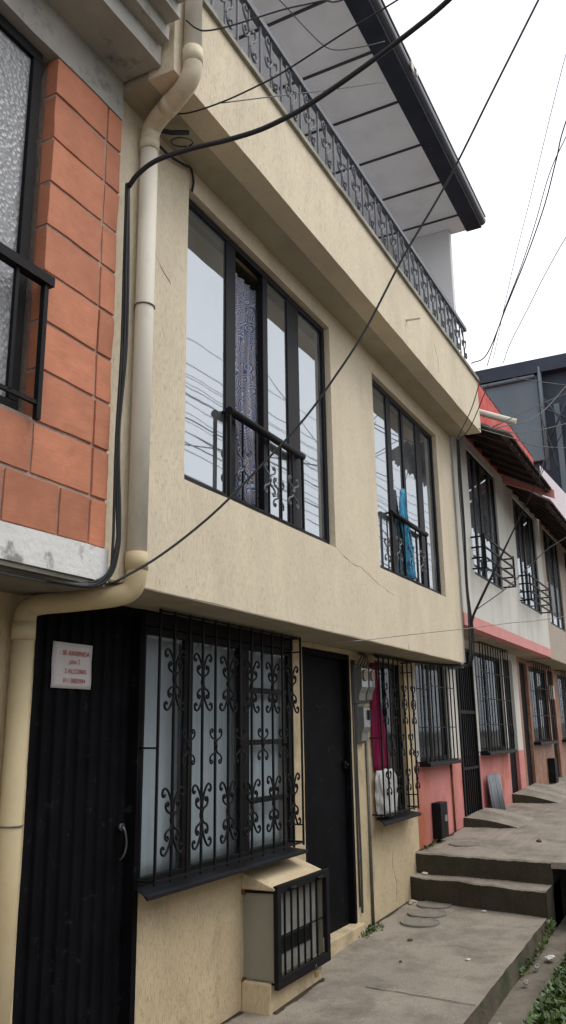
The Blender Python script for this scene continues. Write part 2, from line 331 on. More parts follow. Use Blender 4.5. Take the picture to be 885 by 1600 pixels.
def inst(src, pos, parent, sx=1):
    c = src.copy(); S.collection.objects.link(c); c.parent = parent; c.location = Vector(pos) - org(parent)
    if sx != 1: c.scale = (sx, 1, 1)
    if 'scroll' in src.name: c.rotation_euler = (0, random.uniform(-.035, .035), 0); c.scale = (random.uniform(.94, 1.06), 1, random.uniform(.96, 1.04))
    elif src.name.startswith('bar') and 'terrace' not in parent.name: c.rotation_euler = (0, random.uniform(-.004, .004), 0)
    WL[c.name] = Vector(pos); return c
def smoothpath(pts, n=6):
    P = [Vector(p) for p in pts]; P = [P[0] * 2 - P[1]] + P + [P[-1] * 2 - P[-2]]; o = []
    for i in range(1, len(P) - 2):
        for k in range(n):
            t = k / n; a, b, c, d = P[i - 1:i + 3]
            o.append(.5 * ((2 * b) + (-a + c) * t + (2 * a - 5 * b + 4 * c - d) * t * t + (-a + 3 * b - 3 * c + d) * t ** 3))
    return o + [P[-2]]
def gz(x): return .03 * (x - 6.84)            # lower pavement height
def gz2(x): return .435 + .03 * (x - 8.3)     # upper pavement height

# ------------------------------------------------------------------ ground, pavement, steps, drain
g = MB()
g.face([(-400, -400, -.75), (900, -400, -.75), (900, 400, -.75), (-400, 400, -.75)]); tag(g.build('ground', 'soil'), kind='structure')
def sheet(xs, ys, zf, ja=.003):
    mb = MB(); idx = {}
    for i, x in enumerate(xs):
        for j, y in enumerate(ys):
            z = zf(x, y); q = jit((x, y, z), ja); idx[i, j] = len(mb.v); mb.v.append(q)
    for i in range(len(xs) - 1):
        for j in range(len(ys) - 1):
            mb.f.append((idx[i, j], idx[i + 1, j], idx[i + 1, j + 1], idx[i, j + 1])); mb.sm.append(True)
    return mb
def lin(a, b, n): return [a + (b - a) * i / n for i in range(n + 1)]
def riser_x(y, k):  # foot line of riser k
    t = -y / 1.3
    return (8.19 - .28 * t) if k == 1 else (8.37 - .14 * t)
EDGE = -1.30
# lower pavement top ends under first riser
pv = sheet(lin(-8, 8.25, 130), lin(EDGE, .35, 13), lambda x, y: gz(x) + .0015 * math.sin(x * 9 + y * 7))
tag(pv.build('pavement', 'concrete'), kind='structure')
# expansion joints (thin grooves filled with dirt)
jt = MB()
for xa, xb in ((5.72, 5.60), (3.6, 3.55), (1.6, 1.6)):
    pts = [(xa + (xb - xa) * t + .012 * noise.noise(Vector((t * 9, xa, 0))), -.42 * 0 - 1.29 * t, 0) for t in lin(0, 1, 24)]
    for p, q in zip(pts, pts[1:]):
        if xa > 5 and p[1] > -.5: continue
        w = .004 + .003 * noise.noise(Vector((p[1] * 8, 1, 2)))
        jt.face([(p[0] - w, p[1], gz(p[0]) + .005), (q[0] - w, q[1], gz(q[0]) + .005), (q[0] + w, q[1], gz(q[0]) + .005), (p[0] + w, p[1], gz(p[0]) + .005)])
tag(jt.build('pavement_joint', 'soil'), kind='structure')
wf = MB()
def dirt_line(xa, xb, zf, n, y0=-.0):
    xs = lin(xa, xb, n)
    W_ = lambda x: .012 + .05 * max(0, noise.noise(Vector((x * 3.1, 0, 1))) + .15) + .02 * max(0, noise.noise(Vector((x * 17, 2, 1))))
    for a, b in zip(xs, xs[1:]):
        wf.face([(a, y0 - W_(a), zf(a) + .006), (b, y0 - W_(b), zf(b) + .006), (b, y0 + .01, zf(b) + .007), (a, y0 + .01, zf(a) + .007)])
dirt_line(5.75, 8.17, gz, 120); dirt_line(8.45, 10.1, gz2, 90); dirt_line(3.9, 4.95, gz, 50); dirt_line(5.0, 5.72, gz, 40, -.205)
tag(wf.build('wall_foot_dirt', 'soil'), kind='structure')
ck = MB()
for pts in ([(6.9, -1.29), (6.75, -1.0), (6.82, -.8), (6.7, -.62)], [(4.7, -1.28), (4.6, -.9), (4.72, -.6), (4.62, -.3)], [(7.6, -1.29), (7.5, -1.15), (7.35, -1.1)]):
    P_ = [Vector((a, b, 0)) for a, b in pts]; q_ = []
    for p, r in zip(P_, P_[1:]):
        for i in range(8): q_.append(p.lerp(r, i / 8))
    q_ = [p + Vector((noise.noise(p * 9) * .03, noise.noise(p * 11) * .02, 0)) for p in q_]
    for i, (p, r) in enumerate(zip(q_, q_[1:])):
        w = .0022
        ck.face([(p.x - w, p.y, gz(p.x) + .006), (r.x - w, r.y, gz(r.x) + .006), (r.x + w, r.y, gz(r.x) + .006), (p.x + w, p.y, gz(p.x) + .006)])
tag(ck.build('pavement_cracks', 'soil'), kind='structure')
# kerb face down to the drain
kb = MB()
xs = lin(-8, 7.95, 110)
for a, b in zip(xs, xs[1:]):
    P = lambda x, y, z: jit((x, y, z), .008)
    kb.face([P(a, EDGE - .035, gz(a) - .26), P(b, EDGE - .035, gz(b) - .26), P(b, EDGE, gz(b) + .0), P(a, EDGE, gz(a) + .0)], True)
tag(kb.build('kerb', 'curb_side'), kind='structure')
dr = sheet(lin(-8, 7.97, 90), lin(-1.66, -1.30, 6), lambda x, y: gz(x) - .135 + .10 * max(0, (-y - 1.52)) , .006)
tag(dr.build('drain_channel', 'drain'), kind='structure')
# second drain stretch rising under the slab and sloped bank
db = MB()
db.face([(7.97, -1.30, -.115), (7.97, -1.9, -.08), (12, -2.3, .05), (12, -1.30, .02)])
tag(db.build('drain_channel', 'drain'), kind='structure')
bk = sheet(lin(7.99, 8.9, 8), lin(-2.5, -1.43, 8), lambda x, y: -.10 + (-y - 1.43) * .52 + (x - 7.99) * .02, .01)
tag(bk.build('drain_bank', 'drain'), kind='structure')
# steps
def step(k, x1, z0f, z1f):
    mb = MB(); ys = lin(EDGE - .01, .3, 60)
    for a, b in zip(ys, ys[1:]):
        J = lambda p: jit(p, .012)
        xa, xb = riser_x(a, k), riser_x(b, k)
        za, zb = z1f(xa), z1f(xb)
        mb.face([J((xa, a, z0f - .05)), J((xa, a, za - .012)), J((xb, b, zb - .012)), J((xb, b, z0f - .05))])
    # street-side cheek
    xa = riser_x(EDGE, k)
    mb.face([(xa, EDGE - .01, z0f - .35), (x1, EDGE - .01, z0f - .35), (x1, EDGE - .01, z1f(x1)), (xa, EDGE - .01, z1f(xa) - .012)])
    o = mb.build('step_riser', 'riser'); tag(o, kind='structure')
    tp = MB()
    for a, b in zip(ys, ys[1:]):
        J = lambda p: jit(p, .012)
        xa, xb = riser_x(a, k), riser_x(b, k)
        tp.face([J((xa, a, z1f(xa) - .012)), J((xa + .014, a, z1f(xa))), J((xb + .014, b, z1f(xb))), J((xb, b, z1f(xb) - .012))], True)
        n = 1 if k == 1 else 30
        for i in range(n):
            f = lambda x0_, t: x0_ + .014 + (x1 - x0_ - .014) * t
            t0, t1 = (i / n) ** 1.5, ((i + 1) / n) ** 1.5
            tp.face([J((f(xa, t0), a, z1f(f(xa, t0)))), J((f(xa, t1), a, z1f(f(xa, t1)))), J((f(xb, t1), b, z1f(f(xb, t1)))), J((f(xb, t0), b, z1f(f(xb, t0))))], True)
    tag(tp.build('step_tread' if k == 1 else 'upper_pavement', 'concrete'), kind='structure')
step(1, 8.6, 0.04, lambda x: .25)
step(2, 60, .25, gz2)
# slab bridging the drain on the street side
sb = MB()
xs = [8.22, 8.6, 9, 10, 12, 16, 24, 60]
for a, b in zip(xs, xs[1:]):
    sb.face([(a, -6, gz2(a) + .004), (b, -6, gz2(b) + .004), (b, EDGE - .012, gz2(b) + .004), (a, EDGE - .012, gz2(a) + .004)])
    sb.face([(a, -6, gz2(a) - .05), (a, EDGE - .012, gz2(a) - .05), (b, EDGE - .012, gz2(b) - .05), (b, -6, gz2(b) - .05)])
sb.face([jit((8.22, -6, .383), .0), (8.22, EDGE - .012, .383), (8.22, EDGE - .012, gz2(8.22) + .004), (8.22, -6, gz2(8.22) + .004)])
tag(sb.build('slab_bridge', 'concrete'), kind='structure')
# grass strip with ground cover plants, path where the photographer stands, road beyond
st = sheet(lin(-8, 8.0, 60), lin(-2.5, -1.60, 8), lambda x, y: gz(x) - .11 + .12 * min(1, max(0, (-y - 1.6) / .25)), .02)
tag(st.build('planting_bed', 'soil'), kind='structure')
pt = MB(); pt.box(-8, 8.0, -4.2, -2.5, -.6, -.06); tag(pt.build('footpath', 'concrete'), kind='structure')
rd = MB(); rd.box(-60, 60, -6.9, -4.2, -.7, -.12); tag(rd.build('road', 'drain'), kind='structure')
def leaves(name, n, fn, mat, size, label, cat):
    mb = MB()
    for _ in range(n):
        p, h = fn()
        a = random.uniform(0, 6.28); tl = random.uniform(.1, 1.2); L = size * random.uniform(.6, 1.3); w = L * .33
        d = Vector((math.cos(a) * math.cos(tl), math.sin(a) * math.cos(tl), math.sin(tl))); s_ = Vector((-math.sin(a), math.cos(a), 0))
        c = Vector(p)
        mb.face([c, c + d * L * .5 + s_ * w, c + d * L, c + d * L * .5 - s_ * w])
    o = mb.build(name, mat); tag(o, label, cat, kind='stuff'); return o
def bushpt():
    x = random.uniform(4.2, 7.95); y = -1.64 - abs(random.gauss(0, .33)); y = max(y, -2.5)
    top = .17 + .07 * noise.noise(Vector((x * 3, y * 3, 0))) - .14 * max(0, 1 - (-y - 1.62) / .12)
    z = gz(x) - .05 + random.random() ** .6 * max(.03, top)
    return (x, y, z), 0
leaves('ground_cover', 15000, bushpt, 'leaf', .045, 'dense small-leaved green ground cover beside the concrete drain', 'ground cover')
def weedpt():
    k = random.random()
    if k < .35: x = random.gauss(6.98, .10); y = -.02 - abs(random.gauss(0, .04)); z = gz(x)
    elif k < .7: x = random.uniform(6.6, 7.6); y = EDGE - .03 - random.random() * .03; z = gz(x) - .12 + random.random() * .04
    elif k < .85: x = random.gauss(8.85, .12); y = -.02 - abs(random.gauss(0, .02)); z = gz2(x)
    else: x = random.uniform(7.6, 8.0); y = EDGE - .04; z = gz(x) - random.random() * .1
    return (x, y, z), 0
leaves('weeds', 300, weedpt, 'weed', .04, 'small green weeds growing from cracks along wall foot and kerb', 'weeds')

# ------------------------------------------------------------------ ironwork prototypes
def curl(path, r, name, mat, parent, loc, n=5):
    mb = MB()
    for sx, sz in ((1, 1), (-1, 1), (1, -1), (-1, -1)):
        mb.tube(smoothpath([(loc[0] + sx * a, loc[1], loc[2] + sz * b) for a, b in path], 3), r, n)
    mb.tube([(loc[0], loc[1], loc[2] - .012), (loc[0], loc[1], loc[2] + .012)], r * 2.2, 6)
    return mb.build(name, mat, parent, loc)
LONG = [(.004, .0), (.004, .045), (.010, .085), (.026, .122), (.048, .153), (.072, .166), (.093, .156), (.096, .134), (.082, .124), (.072, .136)]
SHORT = [(.004, .0), (.008, .025), (.024, .04), (.046, .048), (.062, .066), (.06, .088), (.044, .096), (.036, .084), (.046, .076)]

def grille(parent, x0, x1, z0, z1, y, nb, rows, mat='black', corner_left=True, rad=.0088):
    """projecting window grille: bars, returns to the wall, scrolls. rows: (kind, z, which bars)"""
    gobj = MB().tube([(x0, y, z1), (x1, y, z1), (x1, -.005, z1)], rad, 4, smooth=False).build('window_grille', mat, parent)
    MB().tube([(x0, -.005, z0), (x0, y, z0), (x1, y, z0), (x1, -.005, z0)], rad, 4, smooth=False).build('frame_bar', mat, gobj)
    MB().tube([(x0, 0, z0 + (z1 - z0) * .475), (x0, y, z0 + (z1 - z0) * .475)], rad * .8, 4).build('wall_tie', mat, gobj)
    for q in (.08, .93): MB().tube([(x1, 0, z0 + (z1 - z0) * q), (x1, y, z0 + (z1 - z0) * q)], rad * .8, 4).build('wall_tie', mat, gobj)
    b = MB().tube([(x0, y, z0 - .02), (x0, y, z1 + .01)], rad, 4, smooth=False).build('bar', mat, gobj, (x0, y, z0))
    for k in range(1, nb): inst(b, (x0 + (x1 - x0) * k / (nb - 1), y, z0), gobj)
    protos = {}
    for kind, z, ks in rows:
        for k in ks:
            pos = (x0 + (x1 - x0) * k / (nb - 1), y - .004, z)
            if kind not in protos:
                if kind == 'long':
                    mb = MB()
                    for P_ in (LONG, SHORT):
                        for sx, sz in ((1, 1), (-1, 1), (1, -1), (-1, -1)):
                            mb.tube(smoothpath([(pos[0] + sx * a, pos[1], pos[2] + sz * c) for a, c in P_], 3), .0068, 5)
                    mb.tube([(pos[0], y, z - .012), (pos[0], y, z + .012)], .013, 6)
                    protos[kind] = mb.build('scroll', mat, gobj, pos)
                else:
                    protos[kind] = curl(SHORT, .0055, 'scroll', mat, gobj, pos)
            else: inst(protos[kind], pos, gobj)
    return gobj
def window(parent, x0, x1, z0, z1, y, mull, gmat='glass', fmat='frame', fw=.045, sash=(), hb=(), depth=.05, name='window', skip=()):
    """frame mesh with pane children. mull: list of (xa, xb) uprights"""
    f = MB(); e = .0
    f.box(x0, x1, y - depth, y, z0, z0 + fw).box(x0, x1, y - depth, y, z1 - fw, z1)
    f.box(x0, x0 + fw, y - depth, y, z0 + fw, z1 - fw).box(x1 - fw, x1, y - depth, y, z0 + fw, z1 - fw)
    for a, b in mull: f.box(a, b, y - depth + .004, y - .002, z0 + fw, z1 - fw)
    xs = [x0 + fw] + [t for ab in mull for t in ab] + [x1 - fw]
    for i, z in hb: f.box(xs[2 * i], xs[2 * i + 1], y - depth + .008, y - .006, z - .018, z + .018)
    w = f.build(name, fmat, parent, bevel=.004)
    for i in range(0, len(xs), 2):
        if xs[i + 1] - xs[i] < .02 or i // 2 in skip: continue
        p = MB(); yy = y - .034 + (.006 if (i // 2) % 2 else 0)
        p.box(xs[i] - .004, xs[i + 1] + .004, yy, yy + .005, z0 + fw - .004, z1 - fw + .004)
        p.build('pane', gmat, w)
    return w

# ================================================================== CREAM HOUSE
H = thing('row_house', (6, 0, gz(6)), 'cream stuccoed two-storey house with overhanging upper floor, roof terrace and black doors', 'house')
L0, R0 = 2.95, 8.50
# ground floor
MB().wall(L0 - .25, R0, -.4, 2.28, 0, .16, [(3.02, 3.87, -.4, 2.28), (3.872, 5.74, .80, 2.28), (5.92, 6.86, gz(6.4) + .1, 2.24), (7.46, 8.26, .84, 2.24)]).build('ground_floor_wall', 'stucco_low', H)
# upper floor wall + parapet
MB().wall(L0, 9.05, 2.29, 4.89, -.43, -.27, [(3.615, 5.65, 2.93, 4.74), (6.58, 8.50, 2.93, 4.72)]).build('upper_floor_wall', 'stucco', H)
MB().wall(L0 - .02, 9.10, 4.88, 5.52, -.79, -.63).build('parapet', 'stucco', H)
cp = MB(); xs = lin(L0 - .02, 9.12, 40)
for a, b in zip(xs, xs[1:]):
    cp.hexa([jit(q, .004) for q in ((a, -.815, 5.515), (b, -.815, 5.515), (b, -.6, 5.515), (a, -.6, 5.515), (a, -.81, 5.56), (b, -.81, 5.56), (b, -.6, 5.56), (a, -.6, 5.56))])
cp.build('coping', 'coping', H)
# slabs (soffits)
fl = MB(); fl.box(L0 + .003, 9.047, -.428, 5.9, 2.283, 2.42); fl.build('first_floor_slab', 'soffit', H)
tf = MB(); tf.box(L0 - .017, 9.097, -.787, 5.9, 4.885, 5.05); tf.build('terrace_slab', 'soffit', H)
MB().box(L0 + .1, 8.99, -.60, 2.98, 5.052, 5.07).build('terrace_bounce_floor', 'pale_wall', H)  # unseen pale sheet added over the slab to bounce light onto the ceiling
# body
bd = MB(); bd.box(L0, L0 + .14, .16, 6, -.4, 2.283).box(8.92, 9.05, .17, 6, -.4, 2.283).box(L0, 9.05, 5.9, 6, -.4, 7.5)
bd.box(L0 + .003, L0 + .1, -.27, 5.9, 2.42, 4.885).box(8.95, 9.047, -.27, 5.9, 2.42, 4.885); bd.build('side_wall', 'room', H)
MB().box(L0 + .15, 8.9, 1.5, 1.6, -.4, 2.28).box(L0 + .15, 8.9, 1.9, 2, 2.42, 4.88).box(L0 + .15, 8.9, .17, 1.5, -.39, -.2).build('inner_wall', 'room', H)
# terrace
tw = MB(); tw.box(9.0, 9.1, -.61, 3, 5.05, 7.52).build('terrace_side_wall', 'pale_wall', H)
MB().box(L0, 9.0, 3, 3.12, 5.05, 7.52).build('terrace_back_wall', 'pale_wall', H)
ce = MB().box(L0 - .9, 9.13, -.80, 5, 7.525, 7.60).build('terrace_ceiling', 'ceiling', H)
jn = MB()
x = 5.96 - .70 * 5
while x < 9.0:
    jn.box(x - .012, x + .012, -.795, 3.0, 7.512, 7.5255); x += .70
jn.box(L0, 9.0, 1.0, 1.02, 7.513, 7.5254); jn.build('ceiling_joint', 'joint', ce)
rf = MB(); rf.hexa([(L0 - .9, -1.0, 7.63), (9.16, -1.0, 7.63), (9.16, 6, 7.9), (L0 - .9, 6, 7.9), (L0 - .9, -1.0, 7.69), (9.16, -1.0, 7.69), (9.16, 6, 7.96), (L0 - .9, 6, 7.96)])
roof = rf.build('roof', 'fascia', H)
fa = MB().box(L0 - .9, 9.15, -.98, -.795, 7.515, 7.625)
fa.build('fascia', 'fascia', roof)
gt = MB(); n = 9
pr = [(-.97 - .065 * math.sin(math.pi * i / n), 7.61 - .055 * math.cos(math.pi * i / n) * 1.0) for i in range(n + 1)]
for (a, b), (c, d) in zip(pr, pr[1:]): gt.face([(L0 - .9, a, b), (9.17, a, b), (9.17, c, d), (L0 - .9, c, d)], True)
gt.face([(9.17, a, b) for a, b in pr]); gt.tube([(L0 - .9, -1.03, 7.665), (9.17, -1.03, 7.665)], .011, 6)
gt.build('gutter', 'gutter', roof)
# white bracket scraps hanging on the gutter
MB().box(6.35, 6.42, -1.045, -1.036, 7.56, 7.66).build('gutter_clip', 'pvc', roof)
MB().box(6.5, 6.53, -1.045, -1.036, 7.60, 7.67).build('gutter_clip', 'pvc', roof)
# terrace railing
rl = MB(); rl.tube([(L0, -.76, 6.05), (8.82, -.76, 6.05)], .032, 4, smooth=False)
rl.tube([(L0, -.76, 5.63), (8.82, -.76, 5.63)], .009, 4, smooth=False)
rail = rl.build('terrace_railing', 'handrail', H)
SP = .1455; x = 3.04; k = 0; bar = None; scr = None
def small_s(x, y, z):
    mb = MB()
    up = [(0, -.01), (-.02, .03), (-.045, .05), (-.062, .075), (-.055, .105), (-.035, .105), (-.03, .088)]
    dn = [(0, -.01), (-.02, -.045), (-.05, -.058), (-.068, -.035), (-.06, -.01), (-.04, -.012), (-.038, -.026)]
    for pth, sx, dz in ((up, 1, .06), (dn, 1, .06), (up, -1, -.05), (dn, -1, -.05)):
        mb.tube(smoothpath([(x + sx * a * 1.25, y, z + b * 1.35 + dz) for a, b in pth], 3), .0078, 5)
    return mb
while x < 8.8:
    if k % 2 == 0:
        if bar is None: bar = MB().tube([(x, -.76, 5.56), (x, -.76, 6.03)], .0095, 4, smooth=False).build('bar', 'ironwork', rail, (x, -.76, 5.56))
        else: inst(bar, (x, -.76, 5.56), rail)
    else:
        if scr is None:
            mb = small_s(x, -.765, 5.80); mb.tube([(x, -.76, 5.60), (x, -.76, 6.03)], .0085, 4, smooth=False)
            scr = mb.build('scroll_bar', 'ironwork', rail, (x, -.76, 5.8))
        else: inst(scr, (x, -.76, 5.8), rail)
    x += SP; k += 1
# downspout stub in parapet
MB().tube([(6.55, -.78, 5.13), (6.55, -.92, 5.12)], .012, 8).build('drain_spout', 'pvc', H)
# upper windows
w1 = window(H, 3.62, 5.645, 2.935, 4.735, -.335, [(4.13, 4.25), (4.62, 4.69), (4.99, 5.18)], skip=(1,))
w2 = window(H, 6.585, 8.495, 2.935, 4.715, -.335, [(7.05, 7.17), (7.48, 7.54), (7.91, 8.08)])
def balcony_rail(x0, x1, n, z0=2.955, z1=3.495, y=-.42):
    r = MB(); r.tube([(x0, y, z1), (x1, y, z1)], .026, 10); r.tube([(x0, y, z0), (x1, y, z0)], .008, 4, smooth=False)
    r.tube([(x0 + .01, y, z0), (x0 + .01, y, z1)], .013, 4, smooth=False).tube([(x1 - .01, y, z0), (x1 - .01, y, z1)], .011, 4, smooth=False)
    r.tube([(x0 + .01, y, z1), (x0 + .01, -.37, z1)], .01, 6).tube([(x1 - .01, y, z1), (x1 - .01, -.37, z1)], .01, 6)
    ro = r.build('window_railing', 'black', H)
    b = MB().tube([(x0, y, z0), (x0, y, z1)], .0078, 4, smooth=False)
    d = (x1 - x0) / (n + 1); bo = b.build('bar', 'black', ro, (x0, y, z0)); bo.location = Vector((x0 + d, y, z0)) - org(ro)
    for i in range(2, n + 1): inst(bo, (x0 + d * i, y, z0), ro)
    sc = curl([(a * 1.15, c * 1.05) for a, c in SHORT], .0065, 'scroll', 'ironwork', ro, (x0 + d * 1, y - .006, 3.19))
    i = 3
    while i <= n: inst(sc, (x0 + d * i, y - .006, 3.19), ro); i += 2
    return ro
balcony_rail(4.10, 5.13, 5); balcony_rail(6.94, 7.97, 5)
# door one: ribbed sheet
dm = MB(); x = 3.04
dm.box(3.02, 3.87, .05, .07, gz(3.4), 2.275)
while x < 3.84:
    dm.hexa([(x, .05, gz(3.4) + .02), (x + .055, .05, gz(3.4) + .02), (x + .045, .036, gz(3.4) + .02), (x + .012, .036, gz(3.4) + .02),
             (x, .05, 2.24), (x + .055, .05, 2.24), (x + .045, .036, 2.24), (x + .012, .036, 2.24)]); x += .0885
d1 = dm.build('door', 'door_black', H)
MB().box(3.02, 3.05, .0, .05, gz(3.4), 2.275).box(3.83, 3.871, -.012, .05, gz(3.4), 2.275).box(3.05, 3.83, .0, .05, 2.235, 2.275).build('door_frame', 'door_black', d1)
hd = MB(); hd.tube(smoothpath([(3.755, .03, 1.125), (3.757, .008, 1.12), (3.764, -.002, 1.085), (3.768, -.004, 1.03), (3.758, .004, .985), (3.752, .024, .965)], 4), .0062, 8)
hd.tube([(3.755, .035, 1.125), (3.755, .012, 1.125)], .02, 10); hd.build('handle', 'steel', d1)
# ground floor window
w3 = window(H, 3.874, 5.735, .805, 2.195, .06, [(4.31, 4.41), (4.97, 5.11)], gmat='glass_low', fmat='black', hb=[(2, 1.88), (2, 1.53), (2, 1.15)], depth=.05)
sl_ = MB(); sl_.hexa([(3.74, -.16, .786), (5.62, -.16, .786), (5.66, .0, .80), (3.90, .0, .80), (3.74, -.16, .80), (5.62, -.16, .80), (5.66, .06, .812), (3.90, .06, .812)])
sl_.box(3.74, 5.62, -.166, -.16, .780, .802)
sl_.build('sill', 'frame', w3, bevel=.004)
MB().box(3.874, 5.738, -.012, .06, 2.197, 2.279).build('header', 'black', w3)
grille(H, 3.85, 5.62, .85, 2.265, -.13, 13, [('long', 1.89, (1, 3, 5, 7, 9, 11)), ('short', 1.52, (2, 4, 6, 8, 10)), ('long', 1.14, (1, 3, 5, 7, 9, 11))])
# door two: fine mesh screen door
d2 = MB().box(5.93, 6.85, .05, .08, gz(6.4) + .1, 2.23).build('door', 'door_black', H)
fr = MB(); fr.box(5.925, 5.965, .0, .05, gz(6.4) + .1, 2.235).box(6.815, 6.86, .0, .05, gz(6.4) + .1, 2.235).box(5.965, 6.815, .0, .05, 2.19, 2.235)
fr.build('door_frame', 'door_black', d2, bevel=.003)
MB().box(6.75, 6.80, .022, .045, 1.29, 1.35).box(6.765, 6.81, .008, .02, 1.31, 1.33).build('lock', 'black', d2, bevel=.004)
MB().box(5.92, 6.9, -.05, .16, gz(6.4) - .1, gz(6.4) + .098).build('doorstep', 'stucco_low', H, bevel=.008)
# second ground window with projecting grille, filled with stuff
w4 = window(H, 7.465, 8.255, .845, 2.235, .10, [(7.83, 7.88)], gmat='glass_low', fmat='black')
s4 = MB(); s4.hexa([(7.16, -.15, .80), (8.17, -.15, .80), (8.27, .0, .835), (7.45, .0, .835), (7.16, -.15, .825), (8.17, -.15, .825), (8.27, .10, .85), (7.45, .10, .85)])
s4.build('sill', 'frame', w4, bevel=.004)
grille(H, 7.26, 8.18, .88, 2.25, -.12, 8, [('short', 1.92, (1, 3, 5, 7)), ('short', 1.75, (1, 3, 5, 7)), ('short', 1.46, (2, 4, 6)), ('short', 1.14, (1, 3, 5, 7)), ('short', 1.30, (7,))])
# conduits on the wall
MB().tube([(7.16, -.012, 1.60), (7.17, -.012, gz(7.17))], .013, 8).build('conduit', 'grey_metal', H)
MB().tube(smoothpath([(6.93, -.012, 2.2), (6.93, -.012, 1.2), (6.94, -.014, .6), (6.94, -.012, .15)], 4), .010, 6).tube([(6.89, -.01, 2.2), (6.90, -.01, .2)], .008, 5).build('conduit', 'cable_grey', H)
# downpipes
MB().tube([(3.02, -.843, 4.98), (3.02, -.843, 8.2)], .047, 20).build('drain_pipe', 'pvc', H)
MB().tube([(3.147, -.486, 2.34), (3.147, -.486, 4.74)], .048, 20).build('drain_pipe', 'pvc', H)
e1 = smoothpath([(3.02, -.843, 5.03), (3.02, -.843, 4.93), (3.025, -.815, 4.87), (3.05, -.74, 4.835), (3.11, -.58, 4.815), (3.14, -.505, 4.785), (3.147, -.486, 4.72), (3.147, -.486, 4.66)], 6)
em = MB().tube(e1, .0515, 20); em.tube([(3.02, -.843, 4.955), (3.02, -.843, 5.045)], .0545, 20).tube([(3.147, -.486, 4.65), (3.147, -.486, 4.72)], .0545, 20)
em.tube([e1[20], e1[22]], .0545, 20)
em.build('pipe_elbow', 'pvc_cream', H)
e2 = smoothpath([(3.147, -.486, 2.42), (3.147, -.486, 2.31), (3.14, -.46, 2.25), (3.10, -.40, 2.222), (3.0, -.24, 2.20), (2.905, -.10, 2.18), (2.88, -.065, 2.13), (2.877, -.062, 2.02)], 6)
em = MB().tube(e2, .050, 20); em.tube([(3.147, -.486, 2.345), (3.147, -.486, 2.43)], .0545, 20).tube([(2.877, -.062, 2.02), (2.877, -.062, 2.10)], .0545, 20)
em.build('pipe_elbow', 'pvc_yellow', H)
MB().tube([(2.877, -.062, 2.05), (2.87, -.062, -.3)], .049, 20).build('drain_pipe', 'pvc_yellow', H)
for c, z in (((3.147, -.486), 3.72), ((2.8745, -.062), 1.22)):
    pts = [(c[0] + .051 * math.cos(a), c[1] + .051 * math.sin(a), z) for a in lin(0, 2 * math.pi, 20)]
    MB().tube(pts, .0045, 5).build('pipe_bracket', 'grey_metal', H)
def crack(pts, name='crack', r=.0009):
    P = smoothpath(pts, 8); q = [p + Vector((.012 * noise.noise(p * 14), 0, .012 * noise.noise(p * 17 + Vector((3, 0, 0))))) for p in P]
    MB().tube(q, r, 4, taper=[.4 + abs(noise.noise(p * 9)) * 2 for p in P]).build(name, 'joint', H)
crack([(5.62, -.431, 2.94), (5.95, -.431, 2.86), (6.2, -.431, 2.85), (6.6, -.431, 2.77), (6.9, -.431, 2.74)])
crack([(3.22, -.431, 4.25), (3.33, -.431, 4.1), (3.45, -.431, 4.02)])
crack([(7.75, -.002, .55), (7.72, -.002, .4), (7.80, -.002, .25), (7.78, -.002, .1)])
crack([(7.4, -.791, 5.25), (7.5, -.791, 5.12), (7.48, -.791, 4.98)])

# things on / in the cream house
sg = thing('paper_sign', (3.32, .033, 1.93), 'white paper rental notice with red lettering taped to the ribbed black door', 'sign')
sh = MB(); nx, nz = 8, 8; idx = {}
for i in range(nx + 1):
    for j in range(nz + 1):
        xx = 3.175 + .30 * i / nx; zz = 1.822 + .225 * j / nz
        idx[i, j] = len(sh.v); sh.v.append((xx, .030 - .003 * math.sin(i * 1.3) - .002 * math.sin(j), zz))
for i in range(nx):
    for j in range(nz): sh.f.append((idx[i, j], idx[i + 1, j], idx[i + 1, j + 1], idx[i, j + 1])); sh.sm.append(True)
sho = sh.build('sheet', 'paper', sg); so_ = sho.modifiers.new('solid', 'SOLIDIFY'); so_.thickness = .001
def text(t, x, z, size, parent, y=.0235, mat='ink'):
    c = bpy.data.curves.new('lettering', 'FONT'); c.body = t; c.size = size; c.align_x = 'CENTER'; c.extrude = .0004; c.offset = .0
    o = bpy.data.objects.new('tmp', c); S.collection.objects.link(o)
    me = bpy.data.meshes.new_from_object(o.evaluated_get(bpy.context.evaluated_depsgraph_get())); bpy.data.objects.remove(o)
    me.materials.clear(); me.materials.append(M[mat])
    q = bpy.data.objects.new('lettering', me); S.collection.objects.link(q); q.parent = parent
    q.location = Vector((x, y, z)) - org(parent); q.rotation_euler = (math.pi / 2, 0, 0)
    return q
text('SE ARRIENDA', 3.345, 1.985, .034, sg); text('piso 2', 3.335, 1.945, .032, sg)
text('2 ALCOBAS', 3.345, 1.897, .032, sg); text('311 3882904', 3.335, 1.850, .032, sg)

